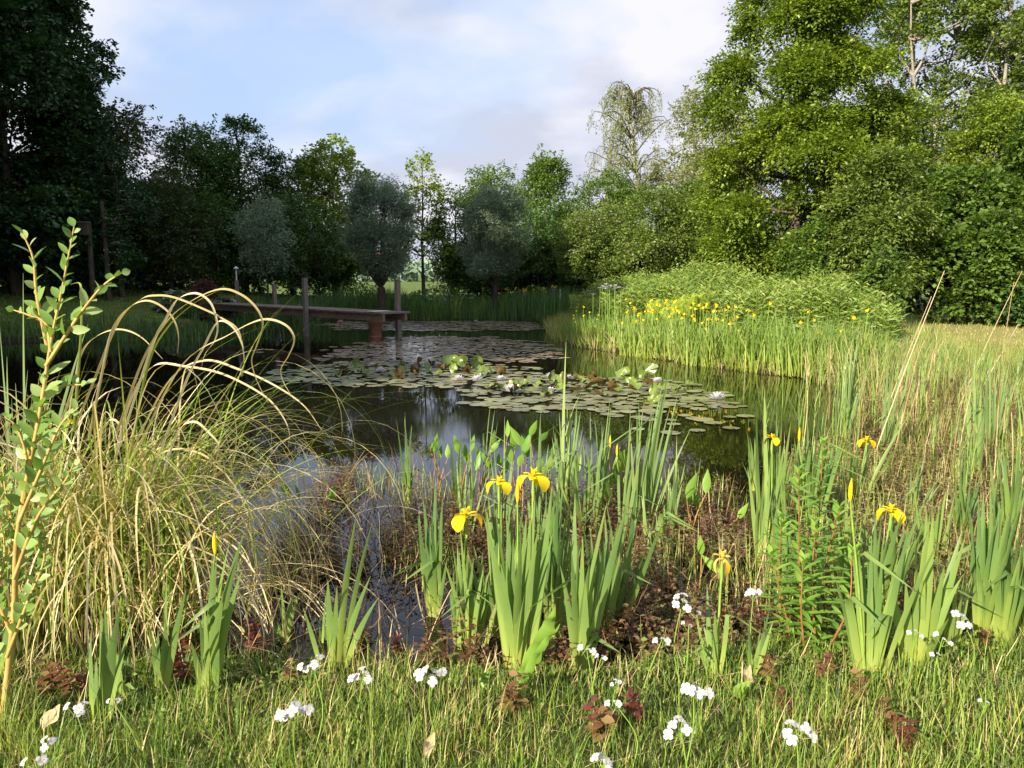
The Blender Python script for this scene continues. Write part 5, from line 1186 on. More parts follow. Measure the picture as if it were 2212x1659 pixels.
MINT_POLY = [(560, 1460), (575, 1250), (640, 1090), (760, 1030), (900, 1040), (1200, 1085), (1560, 1085), (1640, 1180), (1690, 1020), (1850, 940), (1880, 860), (1960, 822), (2120, 822), (2420, 880), (2500, 1010), (2450, 1220), (2300, 1285), (2000, 1360), (1500, 1440), (1300, 1470), (900, 1465)]
def leafy_stems(g, B, h, lean, ll, lw, pairs, tint, rng, stem_w=.003, fn=leaf_quads, spreadz=.15):
    n = len(B); ph = rng.uniform(0, 6.3, n)
    blades(g, B, ph, lean, .2, h, stem_w, 3, tint=np.clip(tint - .1, 0, 1), taper=.1, tip=.5)
    t = np.linspace(.3, 1, pairs)[None].repeat(n, 0)
    for sg in (0, 1):
        a_ = ph[:, None] + np.arange(pairs)[None] * 1.571 + sg * np.pi
        P = B[:, None] + np.stack([np.cos(ph)[:, None] * np.sin(lean + .1)[:, None] * t * h[:, None], np.sin(ph)[:, None] * np.sin(lean + .1)[:, None] * t * h[:, None], t * h[:, None] * .98], -1)
        D = np.stack([np.cos(a_), np.sin(a_), rng.normal(.15, spreadz, a_.shape)], -1)
        sz = (1.1 - .35 * t) * rng.uniform(.8, 1.2, t.shape)
        tt = np.clip(tint[:, None] + (1 - t) * .35 + rng.normal(0, .1, t.shape), 0, 1)
        fn(g, P.reshape(-1, 3), D.reshape(-1, 3), np.tile([0, 0, 1.], (n * pairs, 1)) + rng.normal(0, .25, (n * pairs, 3)), (sz * ll).ravel(), (sz * lw).ravel(), tt.ravel())
def marsh():
    rng = np.random.default_rng(31)
    q = scatter_px(MINT_POLY, 26000, 0.0, rng); s = shore_dist(q)
    dens = noise2(q, 1.1, .4) + .55 * noise2(q, 3.2, 1.9)
    xx = q[:, 0]; openw = (np.abs(q[:, 0] + .55) < .45) & (q[:, 1] < 4.0) & (q[:, 1] > 3.0)
    q = q[(dens > -.5 + .42 * (q[:, 0] < .5) + .32 * (q[:, 1] > 6.2)) & ~openw & (s < .22 + .35 * noise2(q, 2.7, 9))]; n = len(q)
    B = np.c_[q, np.maximum(ground_z(q), -.02)]; h = rng.uniform(.03, .2, n) * (1 + .4 * noise2(q, 2, 3)) * (1 + .5 * (q[:, 0] < 1.2) * (rng.random(n) < .4)); nb = noise2(q, 1.7, 5)
    g = Geo(); leafy_stems(g, B, h, rng.uniform(0, .5, n), .034, .024, 4, np.clip(.38 + .25 * nb + .22 * (q[:, 0] > 2) + rng.normal(0, .22, n), 0, 1), rng)
    tag(g.build('water_mint_mat', M['mint']), 'reddish brown mat of low water mint covering the shallow marsh', 'marsh plants', kind='stuff')
    # dead stalks and litter lying in the shallows
    q = scatter_px(MINT_POLY, 6000, 0.0, rng); q = q[shore_dist(q) < .3]; n = len(q)
    g = Geo(); blades(g, np.c_[q, np.maximum(ground_z(q), 0) + rng.uniform(0, .08, n)], rng.uniform(0, 6.3, n), rng.uniform(.3, 1.7, n), rng.normal(0, .6, n), rng.uniform(.06, .35, n), rng.uniform(.002, .006, n), 4, tint=rng.random(n), taper=.2)
    tag(g.build('dead_stalk_litter', M['litter']), 'dead stalks and leaf litter lying in the shallows', 'litter', kind='stuff')
    # thin green shoots through the mat
    q = scatter_px(MINT_POLY, 17000, 0.0, rng); q = q[(noise2(q, 1.3, 7) > -.15 + .38 * (q[:, 0] < .7))]; n = len(q)
    g = Geo(); blades(g, np.c_[q, np.maximum(ground_z(q), -.02)], rng.uniform(0, 6.3, n), rng.uniform(0, .35, n), rng.uniform(0, .6, n), rng.uniform(.08, .38, n) * np.where(q[:, 0] < .7, .6, 1), .0045, 4, tint=rng.uniform(.2, .95, n))
    tag(g.build('marsh_grass', M['grass']), 'thin green shoots growing through the marsh mat', 'grass', kind='stuff')
marsh()
def near_grass():
    rng = np.random.default_rng(41)
    q = np.c_[rng.uniform(-3.2, 4.2, 120000), rng.uniform(1.2, 5.2, 120000)]; s = shore_dist(q)
    keep = (s > -.2 + .4 * noise2(q, 2.3, 2) + .12 * noise2(q, 7, 3)) & (rng.random(len(q)) < .75 + .45 * noise2(q, 2.3, 4)); q = q[keep]; s = s[keep]; n = len(q)
    z = ground_z(q); nb = noise2(q, 1.9, 8)
    h = rng.gamma(4, .02, n) * (1 + .35 * nb) + .02; tf = np.clip(noise2(q, 4.3, 6) + .7 * noise2(q, 9.7, 2), -1, 1); h = np.minimum(h, .17) * np.clip(.5 + s * .9, .5, 1) * (1 + .55 * tf)
    tint = np.clip(.38 + .2 * nb + .1 * noise2(q, 5, 1) + rng.normal(0, .2, n), 0, 1)
    g = Geo(); blades(g, np.c_[q, z - .005], rng.uniform(0, 6.3, n), rng.uniform(0, .45, n), rng.uniform(.0, 1.1, n), h, rng.uniform(.0022, .0045, n), 4, tint=tint, taper=.7, base_w=.9)
    # denser short turf
    q = np.c_[rng.uniform(-2.6, 3.6, 70000), rng.uniform(1.4, 4.2, 70000)]; q = q[shore_dist(q) > .0]; n = len(q)
    blades(g, np.c_[q, ground_z(q) - .004], rng.uniform(0, 6.3, n), rng.uniform(.2, 1.0, n), rng.uniform(0, .9, n), rng.uniform(.02, .06, n), .003, 2, tint=np.clip(rng.normal(.5, .28, n), 0, 1))
    tag(g.build('bank_grass', M['grass']), 'rough sunlit grass on the near bank in the foreground', 'grass', kind='stuff')
    # clover-like round leaflets and moss
    q = np.c_[rng.uniform(-2.6, 3.4, 26000), rng.uniform(1.5, 4.0, 26000)]; nb = noise2(q, 1.6, 11); q = q[(shore_dist(q) > .02) & (nb + .6 * (q[:, 0] > 1.2) > .15)]; n = len(q)
    P = np.c_[q, ground_z(q) + rng.uniform(.005, .04, n)]; a_ = rng.uniform(0, 6.3, n)
    g = Geo(); leaf_quads(g, P, np.c_[np.cos(a_), np.sin(a_), rng.normal(.2, .2, n)], np.tile([0, 0, 1.], (n, 1)) + rng.normal(0, .3, (n, 3)), .016, .015, rng.random(n))
    tag(g.build('ground_cover', M['herb']), 'small round-leaved ground cover between the grass blades', 'ground cover', kind='stuff')
    q = np.c_[rng.uniform(-2.6, 3.4, 3500), rng.uniform(1.5, 4.4, 3500)]; q = q[shore_dist(q) > -.1]; n = len(q)
    g = Geo(); blades(g, np.c_[q, ground_z(q) + .01], rng.uniform(0, 6.3, n), rng.uniform(.5, 1.5, n), rng.normal(0, .5, n), rng.uniform(.05, .16, n), .003, 4, tint=rng.random(n), taper=.3)
    tag(g.build('dry_grass_litter', M['straw']), 'dry straw coloured grass stalks lying in the near bank turf', 'dry grass', kind='stuff')
near_grass()

# individual mint shoots
def mint_plants():
    rng = np.random.default_rng(51); protos = []
    for k in range(3):
        rt = empty('water_mint', (0, 0, 0), 'x', 'mint plant'); g = Geo(); n = 3
        B = np.c_[rng.normal(0, .02, n), rng.normal(0, .02, n), np.zeros(n)]
        leafy_stems(g, B, rng.uniform(.08, .17, n), rng.uniform(.05, .3, n), .055, .034, 6, rng.uniform(.1, .7, n), rng, .005, leaf_six)
        g.build('leafy_stems', M['mint_red'], rt); KIDS[rt.name] = list(rt.children); protos.append(rt)
    spots = [(385, 1440, 'dark red mint plant below the tall budding iris'), (400, 1475, 'dark red mint plant in the shade left of the budding iris'), (110, 1500, 'red-brown mint at the left edge of the bank grass'), (165, 1505, 'red-brown mint plant second from the left edge'),
             (565, 1415, 'dark mint plant at the shaded waterline left of centre'), (625, 1475, 'red mint plant just above the largest white flower cluster on the left'), (780, 1410, 'red mint plant beside the dark water gap'), (860, 1425, 'red mint plant at the right of the dark water gap'),
             (1105, 1545, 'small crimson mint at the foot of the dock leaf'), (1420, 1330, 'large bronze mint plant left of the white flower stems'), (1430, 1385, 'bronze mint plant below the large bronze one'), (1660, 1475, 'wine-red mint plant right of the bright white flower cluster'),
             (1780, 1470, 'spreading red-brown mint left of the big iris fan'), (1700, 1545, 'small red mint plant in the right-hand grass'), (1850, 1520, 'red-brown mint below the big iris fan'), (1920, 1580, 'red mint plant in the lower right grass'),
             (1960, 1625, 'pink and green mint plant nearest the lower right corner'), (1960, 1370, 'slim red mint behind the broad-leaved iris'), (2115, 1400, 'slim red mint at the right among the tall irises'), (1380, 1560, 'brown mint leaves lying in the grass, right of centre'),
             (1600, 1270, 'upright red mint plant left of the loosestrife'), (1300, 1600, 'small red mint at the bottom of the picture near centre')]
    for i, (x, y, lab) in enumerate(spots):
        p = at_g(x, y)
        if i < 3: o = protos[i]; o.location = tuple(p)
        else: o = dup(protos[i % 3], tuple(p), rng.uniform(0, 6.3), rng.uniform(.55, 1.0))
        if i < 3: o.scale = (.85,) * 3
        o['label'] = lab
mint_plants()

# cuckoo flowers
def cuckoo(x, y, hz, s, n, label, base=None):
    rng = np.random.default_rng(int(x * 7 + y)); q = at_g(x, y + 100) if base is None else at_g(*base)
    # top at the picture point, hz above ground there
    z = .1 + hz; top = at_z(x, y, z); B = np.array([top[0] + rng.normal(0, .03), top[1] + rng.normal(0, .03), 0]); B[2] = gz(B[0], B[1]) - .01
    rt = empty('cuckoo_flower', tuple(B), label, 'flower'); g = Geo()
    tube(g, smooth_path([B, (B + top) / 2 + [rng.normal(0, .02), 0, 0], top], 8), np.linspace(.0028, .0016, 8), 5)
    heads = []
    for k in range(n):
        a_ = k * 2.4 + rng.uniform(0, 1); r_ = .027 * s * math.sqrt((k + .3) / n) * 1.3; c = top + [math.cos(a_) * r_, math.sin(a_) * r_, rng.uniform(-.012, .016) * s]
        tube(g, [top - [0, 0, .03], c - [0, 0, .004]], .001, 4, cap=False); heads.append((c, a_, r_))
    for k in range(3):
        u = rng.uniform(.2, .7); c = B + (top - B) * u; a_ = rng.uniform(0, 6.3); leaf_quads(g, c[None], np.array([[math.cos(a_), math.sin(a_), .8]]), np.array([[0, 0, 1.]]), .03, .004, .5)
    g.build('stalk', M['green_stem'], rt, tuple(B))
    for c, a_, r_ in heads:
        f = Geo(); tilt = norm(np.array([math.cos(a_) * .6, math.sin(a_) * .6 - .55, .8])); ux = norm(np.cross(tilt, [0.1, 1, 0])); uy = np.cross(tilt, ux)
        for j in range(4):
            b_ = j * np.pi / 2 + .4; d_ = ux * math.cos(b_) + uy * math.sin(b_)
            sz = .0118 * s * rng.uniform(.85, 1.12)
            P = np.array([c, c + d_ * sz * .35 + tilt * .002, c + d_ * sz * .75 + tilt * .003, c + d_ * sz * 1.05 + tilt * .001]); ribbon(f, P, np.array([.25, .8, 1.0, .45]) * sz, np.cross(tilt, d_), .1, rng.random())
        f.build('blossom', M['white_petal'], rt, tuple(B))
        if s > .8:
            f = Geo(); tube(f, [c + tilt * .001, c + tilt * .004], .0018, 5); f.build('stamens', M['stamen'], rt, tuple(B))
CK = [(162, 1530, .2, 1.2, 4, 'white cuckoo flower near the lower left corner, loose four-flowered head'), (248, 1521, .2, .8, 2, 'small white cuckoo flower right of the lower left iris'), (105, 1612, .2, 1.0, 4, 'white cuckoo flower at the lower left, upper of the pair by the corner'),
      (76, 1643, .2, 1.2, 2, 'white cuckoo flower at the lower left, lowest by the corner'), (633, 1537, .24, 1.45, 6, 'largest white cuckoo flower cluster, left of centre'), (676, 1437, .26, 1.2, 5, 'white cuckoo flower above and right of the largest cluster'),
      (785, 1460, .24, 1.15, 5, 'white cuckoo flower with yellow throats left of the dense centre cluster'), (930, 1460, .26, 1.3, 7, 'dense white cuckoo flower cluster left of the dock leaf, on a long bent stalk'), (1268, 1406, .26, .95, 3, 'white cuckoo flower in front of the pale V-shaped iris fan'),
      (1300, 1420, .22, .7, 3, 'small lilac tinged cuckoo flower right of the pale iris fan'), (1330, 1475, .2, .6, 4, 'faint row of tiny white cuckoo buds right of the pale iris fan'), (1327, 1517, .2, .9, 3, 'white cuckoo flower in the grass below the pale iris fan'),
      (1304, 1650, .2, 1.2, 4, 'white cuckoo flower cut by the bottom edge near the centre'), (1475, 1298, .34, 1.3, 5, 'white cuckoo flower on the tallest stalk, above the bronze mint'), (1503, 1318, .3, 1.0, 2, 'small white cuckoo flower just right of the tallest stalk'),
      (1488, 1350, .26, .7, 2, 'tiny white cuckoo flower below the tallest one'), (1430, 1382, .24, 1.0, 3, 'white cuckoo flower over the bronze mint'), (1498, 1489, .26, 1.45, 6, 'bright white cuckoo flower cluster right of centre'),
      (1470, 1571, .24, 1.3, 5, 'white cuckoo flower with yellow throats below the bright cluster'), (1720, 1576, .26, 1.3, 6, 'white cuckoo flower in the open grass at the lower right'), (1628, 1281, .3, 1.15, 5, 'white cuckoo flower beside the red loosestrife stems'),
      (2077, 1335, .26, 1.25, 5, 'white cuckoo flower at the right between the broad iris and the tall clump'), (2036, 1380, .22, .9, 3, 'white cuckoo flower just right of the broad-leaved iris'), (2024, 1418, .2, .7, 2, 'tiny white cuckoo flower low beside the broad-leaved iris'),
      (1975, 1371, .24, .8, 3, 'small white cuckoo flower against the broad iris leaves'), (2130, 1518, .16, .6, 2, 'tiny white cuckoo flower in the grass near the right edge')]
for c in CK: cuckoo(*c)

# dock leaf at the foot of the widest iris
def dock():
    B = at_g(1105, 1515); rt = empty('dock_plant', tuple(B), 'large wavy-edged dock leaf lit by the sun at the foot of the widest iris', 'plant')
    rng = np.random.default_rng(2)
    for k, (pts, w) in enumerate([([(1105, 1515), (1128, 1465), (1155, 1415), (1185, 1355), (1196, 1318)], .062), ([(1105, 1515), (1130, 1470), (1170, 1400), (1210, 1350)], .03), ([(1050, 1490), (1045, 1465), (1055, 1450)], .035)]):
        C = smooth_path([at_d(x, y, B[1] - .06 * k + .02) for x, y in pts], 16); s = np.linspace(0, 1, 16); g = Geo()
        wd = w * np.interp(s, [0, .12, .3, .6, .85, 1], [.08, .15, .85, 1, .7, .05]) * (1 + .14 * np.sin(s * 31))
        wave = np.sin(s * 26) * .012; C2 = C + np.c_[0 * wave, wave, 0 * wave]
        ribbon(g, C2, wd, [.9, .2, .35], .25, .75); g.build('leaf', M['plantain'], rt, tuple(B))
dock()
def dead_leaf(x, y, s, rz, label):
    p = at_g(x, y); g = Geo(); rng = np.random.default_rng(int(x)); n = 9; sx = np.linspace(0, 1, n)
    P = np.c_[sx * .09 * s, np.sin(sx * 3) * .01, .03 + .035 * s * sx + .01 * np.sin(sx * 7)]
    ribbon(g, P, .05 * s * np.sin(np.pi * np.clip(sx * .95 + .03, 0, 1)) ** .7, [0, 1, .5], .5, .6)
    o = g.build('dead_leaf', M['straw']); o.location = tuple(p); o.rotation_euler = (.2, -.6, rz); tag(o, label, 'dead leaf')
dead_leaf(925, 1645, .75, 1.2, 'curled pale dead leaf in the grass at the bottom centre'); dead_leaf(110, 1590, 1.0, .5, 'dry strap of dead leaf at the lower left'); dead_leaf(1610, 1500, .9, 1.3, 'pale fallen leaf standing in the grass right of centre')

# water plantain
def plantain(label, base, tips, seed, z=0.0, size=1.0):
    rng = np.random.default_rng(seed); B = at_z(base[0], base[1], z); rt = empty('water_plantain', (B[0], B[1], z), label, 'water plant'); o0 = (B[0], B[1], z)
    st = Geo()
    for tx, ty, sz in tips:
        q = at_d(tx, ty, B[1] + rng.uniform(-.1, .1)); L = .155 * sz * size
        d_ = norm(np.array([(q[0] - B[0]) * 1.2 + rng.normal(0, .25), rng.normal(0, .25), .9 * rng.uniform(.6, 1.1)])); lb = q - d_ * L * .6
        P = smooth_path([B - [0, 0, .03], B * .55 + lb * .45 + rng.normal(0, .008, 3), lb], 8); tube(st, P, np.linspace(.006, .003, 8), 5, rng.random())
        nrm_ = norm(np.array([rng.normal(0, .5), -1, .35])); g = Geo()
        s = np.linspace(0, 1, 10); C = lb + d_ * (s * L)[:, None] - nrm_ * (.14 * L * (s - .3) ** 2)[:, None]
        ribbon(g, C, .055 * sz * size * np.interp(s, [0, .1, .3, .55, .8, 1], [.1, .55, 1, .85, .42, .02]), np.cross(d_, nrm_), .3, rng.random()); g.build('leaf', M['plantain'], rt, o0)
    st.build('leaf_stalks', M['plantain_stalk'], rt, o0)
plantain('water plantain left of the central tall clump, leftmost of the row', r6(225, 570), [(*r6(205, 230), .9), (*r6(228, 285), .7), (*r6(270, 280), .7), (*r6(190, 240), .6)], 1)
plantain('water plantain second from the left of the row over the pond', r6(340, 600), [(*r6(320, 240), 1), (*r6(370, 290), .9), (*r6(410, 230), .8), (*r6(440, 330), .9)], 2)
plantain('water plantain behind the small iris sprout', r6(440, 560), [(*r6(480, 330), 1), (*r6(535, 210), .9), (*r6(545, 250), .8), (*r6(440, 290), .7)], 3)
plantain('water plantain above the two open iris flowers, left part', r6(590, 560), [(*r6(605, 150), .9), (*r6(600, 370), 1), (*r6(640, 210), 1.0), (*r6(560, 330), .9)], 4)
plantain('water plantain above the two open iris flowers, broad leaved', r6(680, 570), [(*r6(650, 190), 1.1), (*r6(700, 250), 1.2), (*r6(720, 230), 1.2), (*r6(620, 290), 1), (*r6(685, 330), 1)], 5)
plantain('water plantain just left of the tall cattail clump', r6(790, 590), [(*r6(820, 200), .9), (*r6(880, 260), .9), (*r6(760, 150), .9), (*r6(800, 390), 1.3), (*r6(850, 350), 1)], 6)
plantain('water plantain in front of the tall cattail clump', r6(960, 620), [(*r6(960, 390), 1.1), (*r6(1010, 350), .9), (*r6(940, 500), 1), (*r6(1060, 540), 1.1)], 7)
plantain('broad-leaved water plantain right of the tall cattail clump', r6(1150, 680), [(*r6(1170, 490), 1.6), (*r6(1060, 560), 1.2), (*r6(1080, 640), 1), (*r6(1140, 590), 1)], 8)
plantain('water plantain with upright leaves right of the budding stalks', r6(1230, 620), [(*r6(1262, 330), 1.4), (*r6(1292, 430), 1.0), (*r6(1225, 420), 1), (*r6(1240, 300), .8)], 9)
plantain('water plantain with one big leaf leaning right over the mint', r6(1380, 770), [(*r6(1520, 610), 1.4), (*r6(1510, 690), .8), (*r6(1350, 650), 1)], 10)
plantain('water plantain standing alone right of the reed shoot', r7(150, 1150), [(*r7(170, 840), 1.2), (*r7(252, 815), 1.0), (*r7(172, 930), .9), (*r7(130, 920), .8)], 11)
plantain('water plantain with bare reddish stalk and one small leaf', r7(290, 1150), [(*r7(482, 1005), .8)], 12)
plantain('small plantain leaf in the grass left of the withering flower', r3(190, 400), [(*r3(258, 175), .8), (*r3(210, 60), .7)], 13)
plantain('water plantain at the left edge of the row with a red stalk', (655, 1230), [(612, 1050, .8), (640, 1060, .7), (720, 1060, .7)], 14)
plantain('broad plantain leaf low in the grass at the right', r3(450, 1060), [(*r3(470, 960), .9)], 15, .1)

# loosestrife
def loosestrife(label, base, top, seed, ll=.10):
    rng = np.random.default_rng(seed); B = at_g(*base); q = at_d(top[0], top[1], B[1] + rng.uniform(-.05, .1)); rt = empty('loosestrife', tuple(B), label, 'plant')
    g = Geo(); P = smooth_path([B - [0, 0, .02], B * .5 + q * .5 + rng.normal(0, .015, 3), q], 12); tube(g, P, np.linspace(.0055, .002, 12), 6); g.build('stem', M['red_stem'], rt, tuple(B))
    H = np.linalg.norm(q - B); n = int(H / .022); t = np.linspace(.12, 1, n); C = np.array([P[min(int(u * 11), 10)] * (1 - (u * 11 - min(int(u * 11), 10))) + P[min(int(u * 11), 10) + 1] * (u * 11 - min(int(u * 11), 10)) for u in t])
    g = Geo()
    for sg in (0, 1):
        a_ = np.arange(n) * 1.571 + sg * np.pi + rng.normal(0, .2, n); el = np.interp(t, [0, .8, 1], [.15, .6, 1.6])
        leaf_six(g, C, np.c_[np.cos(a_), np.sin(a_), el + rng.normal(0, .15, n)], np.c_[-np.cos(a_) * .4, -np.sin(a_) * .4, np.ones(n)], ll * np.interp(t, [0, .3, .85, 1], [.7, 1.1, 1, .45]) * rng.uniform(.8, 1.15, n), .023, rng.random(n), curl=.25)
    g.build('leaves', M['plantain'], rt, tuple(B))
loosestrife('tallest loosestrife stem in the right group, top overlapping the iris leaves', (1745, 1360), (1778, 955), 1)
loosestrife('red-stemmed loosestrife left of the tallest one', (1735, 1385), (1726, 1015), 2)
loosestrife('loosestrife stem right of the tallest one', (1790, 1380), (1815, 1095), 3)
loosestrife('short loosestrife at the left front of the group', (1690, 1390), (1688, 1120), 4)
loosestrife('loosestrife with dense leaves at the middle front of the group', (1765, 1400), (1762, 1130), 5)
loosestrife('loosestrife leaning right at the front right of the group', (1780, 1410), (1840, 1190), 6)
loosestrife('low loosestrife shoot at the far left foot of the group', (1715, 1400), (1665, 1200), 7)
loosestrife('low bushy loosestrife shoot at the centre foot of the group', (1740, 1410), (1735, 1210), 8)

# willow sapling at the left
def leafy_shoot(g_st, g_lf, pts, d, seed, ll=.08, lw=.036, r0=.007, step=.03, start=.2):
    rng = np.random.default_rng(seed); P = smooth_path([at_d(x, y, d if np.isscalar(d) else d[i]) for i, (x, y) in enumerate(pts)], 26); tube(g_st, P, np.linspace(r0, .0018, 26), 6, .5)
    seg = np.linalg.norm(np.diff(P, axis=0), axis=1); cum = np.r_[0, np.cumsum(seg)]; n = int(1.5 * cum[-1] * (1 - start) / step)
    u = np.linspace(start * cum[-1], cum[-1], max(n, 3)); C = np.stack([np.interp(u, cum, P[:, k]) for k in range(3)], -1); a_ = np.arange(len(u)) * 2.4 + rng.uniform(0, 6); T_ = norm(P[-1] - P[0])
    ux = norm(np.cross(T_, [0, 1, 0.1])); uy = np.cross(T_, ux)
    D = T_ * .9 + ux * np.cos(a_)[:, None] + uy * np.sin(a_)[:, None] * .8; f = np.linspace(1, .6, len(u))
    leaf_six(g_lf, C, D, np.tile(T_, (len(u), 1)) * .5 + rng.normal(0, .35, (len(u), 3)) + [0, -.5, .3], ll * f * rng.uniform(.5, 1.25, len(u)), lw * f * rng.uniform(.8, 1.15, len(u)), rng.random(len(u)), fold=.12)
def willow_sapling():
    B = at_g(5, 1560); rt = empty('willow_sapling', tuple(B), 'leafy willow sapling rising at the left edge against the dark wood', 'sapling'); st = Geo(); lf = Geo(); d = B[1]
    leafy_shoot(st, lf, [(5, 1560), (30, 1330), (38, 1150), (85, 900), (110, 740), (135, 620), (160, 490)], d, 1, start=.55, r0=.011, step=.026)
    leafy_shoot(st, lf, [(105, 760), (80, 640), (72, 560), (50, 505)], d + .04, 2, start=.25)
    leafy_shoot(st, lf, [(100, 790), (165, 690), (220, 620), (262, 590)], d - .05, 3, start=.3, ll=.065)
    leafy_shoot(st, lf, [(110, 760), (100, 700), (60, 680), (30, 670)], d, 4, start=.2, ll=.05)
    leafy_shoot(st, lf, [(38, 1150), (60, 1020), (40, 930), (10, 900)], d, 5, start=.2, ll=.06, step=.022)
    leafy_shoot(st, lf, [(40, 1130), (95, 1000), (130, 920), (170, 880)], d - .05, 6, start=.2, ll=.065, step=.022)
    leafy_shoot(st, lf, [(30, 1250), (80, 1120), (140, 1040), (160, 1000)], d - .08, 7, start=.2, ll=.055, step=.022)
    leafy_shoot(st, lf, [(20, 1350), (40, 1200), (15, 1080), (5, 1000)], d + .05, 8, start=.2, ll=.05, step=.022)
    leafy_shoot(st, lf, [(60, 1010), (75, 900), (120, 840), (185, 830)], d + .05, 9, start=.3, ll=.06, step=.022)
    leafy_shoot(st, lf, [(0, 1500), (-20, 1350), (10, 1200), (-5, 1100)], d + .03, 10, start=.15, ll=.05, step=.02)
    leafy_shoot(st, lf, [(15, 1420), (60, 1300), (95, 1210), (90, 1130)], d - .05, 11, start=.2, ll=.05, step=.02)
    leafy_shoot(st, lf, [(25, 1370), (-10, 1280), (-30, 1180)], d, 12, start=.15, ll=.05, step=.02)
    st.build('stems', M['willow_stem'], rt, tuple(B)); lf.build('leaves', M['willow_leaf'], rt, tuple(B))
willow_sapling()

